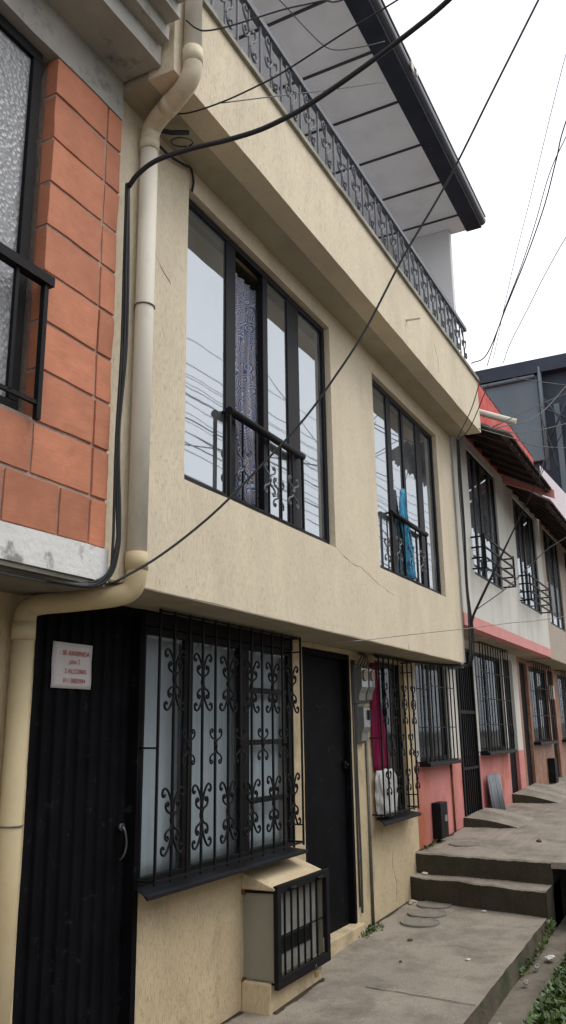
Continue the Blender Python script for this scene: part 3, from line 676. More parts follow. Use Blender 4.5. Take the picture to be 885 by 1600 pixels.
def curtain(name, x0, x1, z0, z1, y, folds, amp, mat, label, cat='curtain', taperf=None):
    mb = MB(); nx = folds * 8; nz = 14; idx = {}
    for j in range(nz + 1):
        t = j / nz; z = z1 + (z0 - z1) * t
        a, b = (x0, x1) if taperf is None else taperf(t)
        for i in range(nx + 1):
            s_ = i / nx
            idx[i, j] = len(mb.v)
            mb.v.append((a + (b - a) * s_ + .01 * math.sin(7 * t + i), y + amp * math.sin(s_ * folds * 6.283 + .6 * math.sin(3 * t)) * (.5 + .5 * t), z))
    for i in range(nx):
        for j in range(nz): mb.f.append((idx[i, j], idx[i, j + 1], idx[i + 1, j + 1], idx[i + 1, j])); mb.sm.append(True)
    o = mb.build(name, mat, None, ((x0 + x1) / 2, y, z0)); tag(o, label, cat)
    m_ = o.modifiers.new('solid', 'SOLIDIFY'); m_.thickness = .003
    return o
curtain('curtain', 4.30, 4.76, 2.98, 4.60, -.305, 5, .024, 'pattern_curtain', 'blue and grey patterned curtain in open sash of the larger upper window',
        taperf=lambda t: (4.30 + .02 * math.sin(t * 9) + .20 * max(0, t - .6), 4.76 - .03 * math.sin(t * 6)))
curtain('curtain', 7.22, 7.5, 2.97, 3.82, -.405, 3, .03, 'teal_curtain', 'teal and blue curtain blowing through the smaller upper window',
        taperf=lambda t: (7.33 - .09 * math.sin(3.14 * min(1, t * 1.9)) + .06 * t, 7.37 + .16 * min(1, t * 1.5)))
curtain('curtain', 3.93, 5.72, .82, 2.19, .105, 11, .007, 'curtain_grey', 'pale grey blue curtain behind the scrolled grille of the street window')
curtain('curtain', 7.30, 7.64, 1.24, 2.2, -.03, 3, .02, 'magenta', 'dark magenta curtain hanging beside the electric meters',
        taperf=lambda t: (7.30, 7.42 + .26 * t))
# white cloth bundle on second sill
cb = bmesh.new(); bmesh.ops.create_icosphere(cb, subdivisions=4, radius=1)
for v in cb.verts:
    p = v.co.copy(); q = Vector((max(-1, min(1, p.x * 1.35)), max(-1, min(1, p.y * 1.3)), max(-1, min(1, p.z * 1.35))))
    n_ = noise.noise(q * 2.2) * .14 + abs(noise.noise(Vector((q.x * 5, q.y * 2, q.z * 2.2)))) * .16 - .05
    v.co = Vector((q.x * .21 * (1 + n_), q.y * .042 * (1 + n_), q.z * .19 * (1 + n_)))
me = bpy.data.meshes.new('laundry_bag'); cb.to_mesh(me); cb.free(); me.materials.append(M['white_cloth'])
for p in me.polygons: p.use_smooth = True
lb = bpy.data.objects.new('laundry_bag', me); lb.location = (7.50, -.055, 1.05); S.collection.objects.link(lb)
tag(lb, 'white crumpled cloth bag squeezed behind the bars of the second street window', 'cloth bag')

# electric meters
def emeter(x, z, w, h, label, deep=.055, tall=False):
    t = thing('electric_meter', (x, -.002, z), label, 'electric meter', 'electric meters between the screen door and the window')
    MB().box(x, x + w, -.035, -.002, z, z + h).build('back_plate', 'grey_metal', t, bevel=.006)
    bb = bmesh.new()
    c = MB(); n = 10
    prof = [(0, 0), (0, .4), (.22, .55), (.4, 1), (.95, 1), (1.0, .8), (1, 0)]
    pts = [(a, b) for a, b in prof]
    for (a, b), (c1, d) in zip(pts, pts[1:]):
        c.face([(x + .012, -.035 - deep * b, z + .02 + (h - .04) * a), (x + w - .012, -.035 - deep * b, z + .02 + (h - .04) * a),
                (x + w - .012, -.035 - deep * d, z + .02 + (h - .04) * c1), (x + .012, -.035 - deep * d, z + .02 + (h - .04) * c1)])
    for xx in (x + .012, x + w - .012): c.face([(xx, -.035 - deep * b, z + .02 + (h - .04) * a) for a, b in pts])
    c.build('cover', 'meter_clear', t, bevel=.006)
    if not tall:
        MB().tube([(x + w * .5, -.036 - deep, z + h * .72), (x + w * .5, -.048 - deep, z + h * .72)], w * .3, 16).build('dial', 'meter_face', t)
    else:
        MB().box(x + w * .55, x + w * .92, -.05 - deep * .95, -.03 - deep * .9, z + h * .6, z + h * .85).build('display', 'black', t)
    bb.free(); return t
emeter(6.905, 1.83, .17, .33, 'grey electric meter with brownish round dial, upper left of the three meters')
emeter(7.09, 1.84, .15, .32, 'grey electric meter with darker face nearest the window bars, upper right of the three')
emeter(6.935, 1.49, .17, .33, 'taller grey electric meter mounted below the other two', .05, True)
k_ = MB(); 
for i, x in enumerate((6.95, 7.02, 7.08, 7.14)):
    k_.tube(smoothpath([(x, -.04, 2.15), (x + .01, -.06, 2.2), (x + .03 * math.cos(i), -.07, 2.24), (x + .05, -.03, 2.27)], 4), .007, 5)
tag(k_.build('meter_cable', 'cable_grey', None, (7, -.04, 2.2)), 'short grey wires looping from the electric meters to the soffit', 'cable')

# gas meter cabinet
G = thing('meter_cabinet', (5.35, 0, gz(5.35)), 'low concrete meter housing with black barred front below the scrolled window', 'meter cabinet')
x0, x1, yf, zb, zt = 4.99, 5.74, -.225, .10, .62
MB().hexa([(4.97, -.20, gz(5) - .1), (5.72, -.20, gz(5) - .1), (5.72, .0, gz(5) - .1), (4.97, .0, gz(5) - .1), (4.97, -.205, .115), (5.72, -.205, .115), (5.72, 0, .115), (4.97, 0, .115)]).build('base', 'stucco_low', G, bevel=.01)
MB().box(x0 + .01, x0 + .03, yf + .01, -.001, zb + .02, zt).build('side_panel', 'cab_grey', G)
MB().box(x1 - .03, x1 - .01, yf + .01, -.001, zb + .02, zt).build('side_panel', 'cab_grey', G)
MB().hexa([(4.975, -.235, .635), (5.735, -.235, .635), (5.735, -.0, .635), (4.975, -.0, .635), (4.975, -.24, .650), (5.735, -.24, .650), (5.735, 0, .735), (4.975, 0, .735)]).build('sloped_top', 'stucco_low', G, bevel=.006)
bp_ = MB(); bp_.box(x0 + .06, x1 - .08, -.19, -.17, zb + .03, zt - .02); bp_.build('inner_door', 'cab_front', G)
MB().box(x0 + .10, x1 - .16, -.197, -.191, .245, .335).build('slot', 'black', G)
ff = MB(); fw = .045; yb = yf - .03
ff.box(x0 - .01, x1 + .02, yb, yf, zt - .005, zt + .045).box(x0 - .01, x1 + .02, yb, yf, zb - .02, zb + .04)
ff.box(x0 - .01, x0 + .04, yb, yf, zb + .04, zt - .005).box(x1 - .03, x1 + .02, yb, yf, zb + .04, zt - .005)
ff.tube([(x0 + .0, yf, zt + .005), (x0 + .0, -.01, zt + .0)], .007, 6).tube([(x0 + .0, yf, zb + .01), (x0 + .0, -.01, zb + .01)], .007, 6)
ffo = ff.build('barred_door', 'black', G, bevel=.003)
b0 = MB().tube([(x0 + .12, yf - .012, zb + .04), (x0 + .12, yf - .012, zt)], .008, 4, smooth=False).build('bar', 'black', ffo, (x0 + .12, yf - .012, zb + .04))
for i in range(1, 6): inst(b0, (x0 + .12 + .095 * i, yf - .012, zb + .04), ffo)
MB().tube([(x0 + .04, yf - .004, .36), (x1 - .03, yf - .004, .36)], .006, 4).build('cross_bar', 'black', ffo)
MB().tube([(x0 + .14, yf - .04, zt + .01), (x0 + .22, yf - .04, zt + .01)], .012, 8).build('hinge', 'black', ffo)
MB().tube([(x1 - .20, yf - .04, zt + .01), (x1 - .12, yf - .04, zt + .01)], .012, 8).build('hinge', 'black', ffo)
an = MB()
for z in (zt, zb + .01): an.tube([(x0, -.018, z), (x0, -.002, z)], .02, 8)
an.build('wall_anchor', 'rust', G)
PL = thing('padlock', (5.47, yf - .05, .07), 'small brass padlock hanging from the black barred cabinet door', 'padlock')
MB().box(5.452, 5.488, yf - .062, yf - .046, .045, .085).build('body', 'brass', PL, bevel=.005)
MB().tube(smoothpath([(5.459, yf - .054, .085), (5.459, yf - .054, .105), (5.470, yf - .054, .118), (5.481, yf - .054, .105), (5.481, yf - .054, .085)], 4), .0035, 8).build('shackle', 'steel', PL)

# ================================================================== ORANGE BRICK HOUSE (left)
B = thing('row_house', (1, 0, gz(1)), 'orange clay block house with peeling white slab and frosted window at the left edge', 'house')
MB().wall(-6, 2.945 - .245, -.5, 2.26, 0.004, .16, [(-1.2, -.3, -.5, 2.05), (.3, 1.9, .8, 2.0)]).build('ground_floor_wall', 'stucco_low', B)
wd = MB().box(-1.19, -.31, .06, .09, -.5, 2.04).build('door', 'door_black', B)
MB().box(-.45, -.42, .0, .06, .7, .85).build('handle', 'steel', wd)
window(B, .31, 1.89, .81, 1.99, .08, [(1.06, 1.12)], gmat='glass_low', fmat='black')
MB().wall(-6, 2.925, 2.405, 4.70, -.462, -.36, [(.6, 2.452, 2.88, 4.70)], ja=.0015).build('mortar_wall', 'mortar', B)
# bricks
bkm = MB(); rows = [2.405, 2.632, 2.868, 3.104, 3.331, 3.567, 3.798, 4.022, 4.25, 4.49, 4.70]
for r in range(len(rows) - 1):
    z0, z1 = rows[r] + .008, rows[r + 1] - .008
    edges = [2.815, 2.43, 2.045, 1.66, 1.275, .89, .505, .12, -.265, -.65] if r > 1 else ([2.815, 2.44, 2.05, 1.66, 1.27, .88, .49, .1] if r == 1 else [2.815, 2.62, 2.30, 1.91, 1.52, 1.13, .74, .35])
    xs = [2.928] + edges
    for a, b in zip(xs, xs[1:]):
        xa, xb = b + .007, a - .007
        if a == 2.928: xb = a
        if r > 1:
            if xb > 2.45 > xa: xa = 2.448
            elif xb <= 2.46 and xa > .6 - .05: continue
        j = random.uniform(-.002, .002)
        bkm.wall(xa, xb, z0, z1, -.4705 + j, -.40, cell=.045, ja=.005)
bkm.build('brickwork', 'brick', B, bevel=.003)
rg = MB()
xs = lin(-6, 2.94, 60)
for a, b in zip(xs, xs[1:]):
    rg.hexa([jit(q, .006) for q in ((a, -.485, 2.255), (b, -.485, 2.255), (b, -.2, 2.255), (a, -.2, 2.255), (a, -.482, 2.405), (b, -.482, 2.405), (b, -.2, 2.405), (a, -.2, 2.405))])
rg.build('floor_slab', 'peeling', B)
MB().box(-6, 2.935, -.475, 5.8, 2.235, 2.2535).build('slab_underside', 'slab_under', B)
MB().wall(-6, 2.93, 4.70, 4.935, -.475, -.36, [], ja=.008).build('lintel_beam', 'grey_plaster', B)
ts = MB(); 
def strip(y0, y1, z0, z1, x1, ja=.007):
    xs = lin(-6, x1, 50)
    for a, b in zip(xs, xs[1:]):
        ts.hexa([jit(q, ja) for q in ((a, y0, z0), (b, y0, z0), (b, y1, z0), (a, y1, z0), (a, y0, z1), (b, y0, z1), (b, y1, z1), (a, y1, z1))])
strip(-.715, 0, 4.925, 5.04, 2.925); strip(-.78, -.2, 5.035, 5.12, 2.90); strip(-.86, -.3, 5.115, 5.20, 2.875); strip(-.93, -.75, 5.195, 5.30, 2.86)
ts.build('cornice', 'grey_plaster', B)
MB().box(-6, 2.84, -.90, -.80, 5.28, 6.1).build('balcony_parapet', 'grey_plaster', B)
MB().box(-6, -5.9, .16, 6, -.5, 4.93).box(2.83, 2.93, -.36, 6, 2.26, 4.93).box(-6, 2.93, 5.9, 6, -.5, 6.5).box(-6, 2.93, -.36, 5.9, 4.94, 5.0).build('side_wall', 'room', B)
MB().box(-6, 2.8, 1.8, 1.9, -.5, 4.9).build('inner_wall', 'room', B)
window(B, .605, 2.40, 2.885, 4.69, -.37, [(1.40, 1.47)], gmat='frosted', fmat='black', fw=.055, depth=.05)
br_ = MB(); br_.tube([(.7, -.50, 3.50), (2.46, -.50, 3.50)], .032, 4, smooth=False).tube([(.7, -.50, 2.93), (2.44, -.50, 2.93)], .012, 4, smooth=False)
br_.tube([(2.425, -.50, 2.86), (2.425, -.50, 3.5)], .017, 4, smooth=False)
bro = br_.build('window_railing', 'black', B)
b0 = MB().tube([(2.26, -.50, 2.93), (2.26, -.50, 3.5)], .012, 4, smooth=False).build('bar', 'black', bro, (2.26, -.5, 2.93))
for i in range(1, 9): inst(b0, (2.26 - .17 * i, -.5, 2.93), bro)

# ================================================================== PINK AND WHITE HOUSE
Pk = thing('row_house', (11.5, 0, gz2(11.5)), 'pink and cream house with red-edged tiled eaves next to the cream one', 'house')
zp = 1.27
hol = [(8.66, 9.84, 1.26, 2.62), (10.19, 10.97, .2, 2.60), (11.14, 12.72, 1.30, 2.60), (12.76, 13.38, .2, 2.62)]
MB().wall(8.502, 13.74, .2, zp, 0, .16, hol).build('painted_base', 'pink', Pk)
MB().wall(8.502, 13.74, zp, 2.72, 0, .16, hol).build('ground_floor_wall', 'white_wall', Pk)
MB().wall(9.14, 14.42, 2.85, 5.12, -.43, -.29, [(9.78, 11.26, 3.38, 4.98), (12.36, 13.98, 3.36, 4.98)]).build('upper_floor_wall', 'white_wall', Pk)
MB().wall(9.14, 14.42, 2.712, 2.85, -.436, -.3).build('painted_band', 'pink_band', Pk)
MB().box(9.143, 14.417, -.428, 5.8, 2.715, 2.80).build('floor_slab', 'soffit', Pk)
MB().box(9.07, 9.14, -.42, 0, 2.3, 5.1).box(9.07, 9.14, 0.0, 6, 2.3, 5.1).build('party_wall', 'grey_plaster', Pk)
MB().box(8.502, 8.6, .17, 6, .2, 2.7).box(13.6, 13.74, .17, 6, .2, 2.7).box(9.14, 14.4, 1.6, 1.7, .2, 5.1).box(8.6, 9.14, 1.6, 1.7, .2, 2.7).build('inner_wall', 'room', Pk)
def flat_grille(parent, x0, x1, z0, z1, n, y=-.06, hz=(), mat='black', r=.009, name='window_grille'):
    g_ = MB().tube([(x0, 0, z1), (x0, y, z1), (x1, y, z1), (x1, 0, z1)], r, 4, smooth=False).build(name, mat, parent)
    MB().tube([(x0, 0, z0), (x0, y, z0), (x1, y, z0), (x1, 0, z0)], r, 4, smooth=False).build('frame_bar', mat, g_)
    for z in hz: MB().tube([(x0, y, z), (x1, y, z)], r * .8, 4, smooth=False).build('cross_bar', mat, g_)
    b = MB().tube([(x0, y, z0), (x0, y, z1)], r, 4, smooth=False).build('bar', mat, g_, (x0, y, z0))
    for k in range(1, n): inst(b, (x0 + (x1 - x0) * k / (n - 1), y, z0), g_)
    return g_
w = window(Pk, 8.665, 9.835, 1.265, 2.615, .09, [(9.22, 9.27)], gmat='glass_low', fmat='black')
MB().box(8.64, 9.80, -.12, .05, 1.225, 1.262).build('sill', 'frame', w, bevel=.004)
flat_grille(Pk, 8.58, 9.72, 1.27, 2.66, 9, -.10, (1.62, 2.05, 2.4))
gate = MB().box(10.195, 10.235, -.02, .04, .56, 2.595).box(10.925, 10.965, -.02, .04, .56, 2.595).box(10.235, 10.925, -.02, .04, 2.55, 2.595).box(10.235, 10.925, -.02, .04, .56, .61).box(10.235, 10.925, -.015, .035, 1.78, 1.82).box(10.235, 10.925, -.015, .035, 1.12, 1.15).build('gate', 'black', Pk)
b0 = MB().box(10.30, 10.318, 0, .018, .61, 2.55).build('bar', 'black', gate, (10.309, .009, .61))
for i in range(1, 7): inst(b0, (10.309 + .09 * i, .009, .61), gate)
MB().box(10.2, 10.96, .5, .55, .3, 2.6).build('inner_door', 'door_black', Pk)
MB().box(10.14, 11.0, -.06, .3, .3, .555).build('doorstep', 'white_wall', Pk, bevel=.01)
w = window(Pk, 11.145, 12.715, 1.305, 2.595, .09, [(11.8, 11.86)], gmat='glass_low', fmat='black')
MB().box(11.1, 12.7, -.13, .05, 1.265, 1.303).build('sill', 'frame', w, bevel=.004)
flat_grille(Pk, 11.02, 12.62, 1.31, 2.70, 12, -.11, (1.65, 1.98, 2.32))
d = MB().box(12.765, 13.375, .05, .08, .55, 2.615).build('door', 'door_black', Pk)
MB().box(13.2, 13.3, .0, .05, 1.5, 1.56).build('handle', 'steel', d)
def wbox_rail(parent, x0, x1, z0, z1, yo=-.60, n=3):
    r = MB()
    for i in range(n + 1):
        z = z0 + (z1 - z0) * i / n
        r.tube([(x0, -.44, z), (x0, yo, z), (x1, yo, z), (x1, -.44, z)], .014, 4, smooth=False)
    for x in (x0, x1): r.tube([(x, yo, z0), (x, yo, z1 + .03)], .016, 4, smooth=False)
    return r.build('window_railing', 'black', parent)
window(Pk, 9.785, 11.255, 3.385, 4.975, -.36, [(10.1, 10.18), (10.42, 10.52), (10.9, 11.0)])
window(Pk, 12.365, 13.975, 3.365, 4.975, -.36, [(12.75, 12.83), (13.1, 13.2), (13.6, 13.7)])
wbox_rail(Pk, 9.66, 11.22, 3.42, 3.80); wbox_rail(Pk, 12.26, 13.82, 3.38, 3.74)
def tile_eave(parent, x0, x1, yi, zi, yo, zo, label=None):
    """sloping barrel tiles with scalloped lower edge and rafters below"""
    mb = MB(); nx = int((x1 - x0) / .035); ny = 12
    idx = {}
    for side in (0, 1):
        for i in range(nx + 1):
            x = x0 + (x1 - x0) * i / nx; w_ = abs(math.sin(math.pi * (x - x0) / .21))
            for j in range(ny + 1):
                t = j / ny; step_ = (t * 3) % 1.0
                y = yi + (yo - yi) * t; z = zi + (zo - zi) * t + .055 * w_ + .02 * step_ - side * .022
                y += .02 * w_ * (t == 1)
                idx[side, i, j] = len(mb.v); mb.v.append(jit((x, y, z), .006))
    for side in (0, 1):
        for i in range(nx):
            for j in range(ny):
                q = (idx[side, i, j], idx[side, i, j + 1], idx[side, i + 1, j + 1], idx[side, i + 1, j]); mb.f.append(q if side else q[::-1]); mb.sm.append(True)
    for i in range(nx): mb.f.append((idx[0, i, ny], idx[0, i + 1, ny], idx[1, i + 1, ny], idx[1, i, ny])); mb.sm.append(False)
    for i in (0, nx):
        for j in range(ny): mb.f.append((idx[0, i, j], idx[0, i, j + 1], idx[1, i, j + 1], idx[1, i, j])); mb.sm.append(False)
    rf = mb.build('roof', 'tile', parent)
    rm = MB(); x = x0 + .2
    while x < x1 - .05:
        rm.hexa([(x, yo + .05, zo - .045), (x + .05, yo + .05, zo - .045), (x + .05, yi, zi - .06), (x, yi, zi - .06), (x, yo + .05, zo - .004), (x + .05, yo + .05, zo - .004), (x + .05, yi, zi - .01), (x, yi, zi - .01)]); x += .42
    rm.box(x0, x1, yo + .06, yo + .11, zo - .01, zo + .035)
    rm.build('rafter', 'tile', rf); return rf
r1 = tile_eave(Pk, 9.14, 11.75, -.42, 5.17, -1.12, 4.80)
MB().hexa([(11.75, -1.13, 4.70), (11.80, -1.13, 4.70), (11.80, -.44, 5.02), (11.75, -.44, 5.02), (11.75, -1.13, 4.82), (11.80, -1.13, 4.82), (11.80, -.44, 5.17), (11.75, -.44, 5.17)]).build('painted_fascia', 'pink_band', r1)
tile_eave(Pk, 11.80, 14.42, -.42, 5.10, -1.10, 4.62)
MB().box(9.14, 14.40, -.44, -.34, 5.10, 6.16).build('roof_parapet', 'red', Pk)
cpx = MB(); x = 9.14
while x < 14.35: cpx.tube([(x, -.40, 6.17), (x + .19, -.40, 6.185)], .045, 10); x += .18
cpx.build('parapet_tiles', 'tile', Pk)
tag(MB().tube([(9.56, -.48, 5.40), (9.60, -.66, 5.33), (9.69, -1.08, 5.15)], .040, 14).build('waste_pipe', 'pvc', None, (9.6, -.66, 5.3)), 'short white plastic pipe lying on the tiled eave past the cream parapet', 'pipe')
MB().box(9.14, 14.4, -.34, 6, 5.0, 5.1).build('roof_slab', 'room', Pk)
mc = MB().box(8.95, 9.20, -.10, -.002, .47 + .03, .85).build('meter_box', 'black', None, (9.07, -.05, .5), bevel=.006)
tag(mc, 'narrow black metal meter box on the rust-stained pink wall above the steps', 'meter box')
MB().box(9.08, 9.16, -.104, -.1, .66, .72).build('label_plate', 'cab_front', mc)
cd = MB().tube([(9.72, -.015, 1.23), (9.73, -.015, .48)], .012, 6).build('conduit', 'rust', Pk)
brd = MB(); xs = lin(11.15, 11.75, 18)
for a, b in zip(xs, xs[1:]):
    f = lambda x: .02 * math.sin((x - 11.15) * 42)
    q = [(a, -.11 + f(a), gz2(a) + .01), (b, -.11 + f(b), gz2(b) + .01), (b, -.06 + f(b), 1.02), (a, -.06 + f(a), 1.02)]
    brd.face(q, True)
o = brd.build('corrugated_sheet', 'board', None, (11.45, -.15, gz2(11.45))); tag(o, 'grey corrugated sheet leaning on the pink wall between gate and dark door', 'sheet')
sm_ = o.modifiers.new('s', 'SOLIDIFY'); sm_.thickness = .006
LT = thing('wall_lamp', (9.86, -.02, 2.3), 'small grey wall lamp under the ledge beside the tall barred gate', 'wall lamp')
MB().box(9.84, 9.94, -.03, -.002, 2.35, 2.46).build('bracket', 'grey_metal', LT, bevel=.004)
MB().hexa([(9.83, -.18, 2.30), (9.95, -.18, 2.30), (9.97, -.03, 2.28), (9.81, -.03, 2.28), (9.85, -.16, 2.44), (9.93, -.16, 2.44), (9.95, -.03, 2.46), (9.83, -.03, 2.46)]).build('lamp_housing', 'meter_clear', LT, bevel=.006)
# ramps up to the doors
def ramp(x0, x1, L, h, label):
    z = gz2(x0)
    mb = MB(); n = 10
    for i in range(n):
        t0, t1 = i / n, (i + 1) / n
        f = lambda t: h * (1 - t ** 1.6)
        y0, y1 = -.002 - L * t0, -.002 - L * t1
        sk = .25
        P = lambda x, y, zz: jit((x - sk * y * 0 + sk * (-y) * .8, y, zz), .004)
        mb.face([P(x0, y0, gz2(x0) - .02), P(x0, y1, gz2(x0) - .02), P(x0, y1, gz2(x0) + f(t1)), P(x0, y0, gz2(x0) + f(t0))])
    o1 = mb
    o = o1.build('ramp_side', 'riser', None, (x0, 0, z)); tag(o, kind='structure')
    mt = MB()
    for i in range(n):
        t0, t1 = i / n, (i + 1) / n; f = lambda t: h * (1 - t ** 1.6)
        y0, y1 = -.002 - L * t0, -.002 - L * t1
        P = lambda x, y, zz: jit((x + .2 * (-y), y, zz), .004)
        mt.face([P(x0, y0, gz2(x0) + f(t0)), P(x0, y1, gz2(x0) + f(t1)), P(x1, y1, gz2(x1) + f(t1)), P(x1, y0, gz2(x1) + f(t0))], True)
    tag(mt.build('ramp', 'concrete', None, (x0, 0, z)), kind='structure')
ramp(10.12, 11.1, .62, .11, ''); ramp(12.70, 14.4, .62, .12, '')

# ================================================================== BROWN TILED HOUSE
T = thing('row_house', (16.5, 0, gz2(16.5)), 'beige house with brown tiled lower wall, third from the cream one', 'house')
hol = [(13.92, 14.52, .3, 2.64), (14.68, 16.25, 1.36, 2.62), (16.38, 16.95, .3, 2.64), (17.4, 19.2, 1.36, 2.62), (19.5, 20.2, .3, 2.6)]
MB().wall(13.742, 21, .3, 2.74, 0.003, .16, hol).build('ground_floor_wall', 'brown_tile', T)
MB().wall(14.423, 21, 2.72, 5.12, -.43, -.29, [(14.72, 16.22, 3.30, 5.0), (16.95, 18.6, 3.30, 5.0)]).build('upper_floor_wall', 'beige_wall', T)
MB().box(14.425, 20.99, -.428, 5.8, 2.70, 2.80).build('floor_slab', 'soffit', T)
MB().box(13.8, 21, 1.4, 1.5, .3, 5.1).box(20.9, 21, .17, 6, .3, 5.1).build('inner_wall', 'room', T)
for a, b in ((13.925, 14.515), (16.385, 16.945), (19.505, 20.195)):
    d = MB().box(a, b, .05, .08, gz2(a) + .03, 2.63).build('door', 'door_black', T)
    MB().box(b - .12, b - .05, .02, .05, 1.55, 1.6).build('handle', 'steel', d)
for a, b in ((14.685, 16.245), (17.405, 19.195)):
    w = window(T, a, b, 1.365, 2.615, .09, [((a + b) / 2 - .03, (a + b) / 2 + .03)], gmat='glass_low', fmat='black')
    MB().box(a - .1, b, -.12, .05, 1.325, 1.362).build('sill', 'frame', w, bevel=.004)
    flat_grille(T, a - .1, b - .08, 1.37, 2.68, 10, -.10, (1.8, 2.25))
window(T, 14.725, 16.215, 3.305, 4.995, -.36, [(15.1, 15.18), (15.7, 15.78)])
window(T, 16.955, 18.595, 3.305, 4.995, -.36, [(17.4, 17.48), (18, 18.08)])
tile_eave(T, 14.45, 21, -.42, 5.10, -1.02, 4.68)
MB().box(14.42, 21, -.42, -.32, 5.12, 5.45).box(14.42, 21, -.32, 6, 5.0, 5.12).build('roof_parapet', 'red', T)
mb3 = MB().box(15.62, 15.86, -.12, -.002, gz2(15.7) + .02, 1.08).build('meter_box', 'black', None, (15.7, -.05, gz2(15.7)), bevel=.006)
tag(mb3, 'narrow black meter box beside the brown tiled wall, farther along the row', 'meter box')
MB().tube([(16.0, -.02, .95), (16.0, -.07, .95)], .03, 8).tube([(16.0, -.05, .95), (16.0, -.05, .68)], .012, 6).build('water_pipe', 'grey_metal', T)
MB().box(16.30, 16.37, -.10, -.002, 2.1, 2.35).build('wall_meter', 'pvc', T, bevel=.01)
# ================================================================== DARK TALL BUILDING beyond
D = thing('tall_building', (23, 0, .8), 'dark multi-storey building with sheet cladding rising behind the tiled roofs', 'building')
MB().box(20.3, 34, -1.3, 8, 4.2, 7.0).build('lower_floors', 'pale_wall', D)
MB().box(21.1, 34, -.4, 8, .6, 4.2).build('base_wall', 'beige_wall', D)
MB().box(20.06, 34, -1.5, 8, 10.15, 10.45).box(20.3, 34, -1.6, 8, 10.452, 10.62).build('roof', 'far_dark', D)
MB().box(20.15, 20.28, .26, 1.62, 7.9, 10.12).box(20.15, 20.28, 1.64, 5, 6.5, 10.12).build('cladding_panel', 'far_panel', D)
MB().box(20.3, 34, -1.4, 8, 7.002, 10.148).build('upper_floors', 'far_dark', D)
MB().tube([(20.1, 3, 10.05), (20.1, .30, 10.08)], .05, 8).tube([(20.1, .18, 10.3), (20.1, .18, 7.6)], .05, 8).build('gutter_pipe', 'far_panel', D)
for k in range(4):
    y = -.1 - .34 * k
    MB().box(20.2, 20.3, y - .10, y + .03, 4.9, 9.3).build('window', 'glass' if k % 2 else 'far_panel', D)
tr = MB()
for k in range(3): tr.tube([(20.0, .1 - .5 * k, 9.4), (20.0, -.5 - .5 * k, 8.3)], .025, 5).tube([(20.0, .1 - .5 * k, 8.3), (20.0, -.5 - .5 * k, 9.4)], .025, 5)
tr.build('steel_lattice', 'far_dark', D)
MB().hexa([(19.9, .35, 6.2), (20.0, .35, 6.2), (20.0, -1.0, 5.6), (19.9, -1.0, 5.6), (19.9, .35, 7.7), (20, .35, 7.7), (20, -1.0, 5.7), (19.9, -1.0, 5.7)]).build('white_gable', 'pale_wall', D)

# ================================================================== opposite row (seen in the window panes)
for k, (a, b, h, lab) in enumerate(((-12, 2, 3.4, 'low house across the street, nearest the left'), (2.1, 9.5, 4.6, 'house across the street facing the cream one'), (9.6, 22, 3.6, 'far low house across the street'))):
    O = thing('row_house', ((a + b) / 2, -8, -.1), lab, 'house', 'houses across the street')
    MB().wall(a, b, -.6, h, -8.16, -8.0, [(a + 1, a + 1.9, -.6, 2.1), (a + 3, a + 5, 1, 2.2)]).build('wall', 'opp', O)
    MB().box(a, b, -12, -8.2, -.6, h).build('core', 'opp', O)
    MB().hexa([(a, -12, h + 1), (b, -12, h + 1), (b, -7.4, h), (a, -7.4, h), (a, -12, h + 1.1), (b, -12, h + 1.1), (b, -7.4, h + .1), (a, -7.4, h + .1)]).build('roof', 'tile', O)

# ================================================================== manhole lids, litter
for x, y, r in ((8.03, -.27, .155), (7.70, -.31, .17), (7.38, -.35, .165)):
    z = gz(x) + .004
    mb = MB().tube([(x, y, z - .02), (x, y, z + .006)], r, 28)
    mb.tube([(x + r * .98 * math.cos(a), y + r * .98 * math.sin(a), z + .005) for a in lin(0, 2 * math.pi, 28)], .006, 5)
    mb.tube([(x + r * .8 * math.cos(a), y + r * .8 * math.sin(a), z + .005) for a in lin(0, 2 * math.pi, 28)], .004, 5)
    lab = {8.03: 'round concrete lid in the pavement nearest the foot of the steps', 7.70: 'round concrete pavement lid, middle of the three in a row', 7.38: 'round concrete pavement lid farthest from the steps'}[x]
    tag(mb.build('inspection_lid', 'lid', None, (x, y, z)), lab, 'inspection lid', 'round lids in the lower pavement')
x, y = 8.95, -.33; z = gz2(x) + .004
tag(MB().tube([(x, y, z - .02), (x, y, z + .006)], .16, 28).tube([(x + .155 * math.cos(a), y + .155 * math.sin(a), z + .005) for a in lin(0, 2 * math.pi, 28)], .005, 5).build('inspection_lid', 'lid', None, (x, y, z)), 'round lid set in the upper pavement at the top of the steps', 'inspection lid')
def blob(name, pos, r, mat, lab, cat, flat=.5, group=None):
    b = bmesh.new(); bmesh.ops.create_icosphere(b, subdivisions=2, radius=1)
    for v in b.verts:
        n_ = noise.noise(v.co * 1.7 + Vector(pos)) * .5; v.co = Vector((v.co.x * r * (1 + n_), v.co.y * r * (1 + n_) * .8, v.co.z * r * flat * (1 + n_)))
    me = bpy.data.meshes.new(name); b.to_mesh(me); b.free(); me.materials.append(M[mat])
    o = bpy.data.objects.new(name, me); o.location = pos; S.collection.objects.link(o); tag(o, lab, cat, group)
blob('stone', (6.89, -1.40, -.10), .028, 'stone', 'pale pebble in the drain, farthest of the three', 'stone', .7)
blob('stone', (6.49, -1.40, -.11), .025, 'stone', 'pale angular pebble at the kerb foot between the other two', 'stone', .7)
blob('stone', (5.62, -1.42, -.14), .026, 'stone', 'pale pebble in the drain nearest the bottom of the view', 'stone', .7)
blob('paper_scrap', (6.5, -1.0, gz(6.5) + .006), .022, 'scrap', 'small white scrap in the middle of the lower pavement', 'litter', .2)
blob('paper_scrap', (8.32, -.10, .262), .035, 'scrap', 'white scrap on the first step tread by the wall', 'litter', .3)
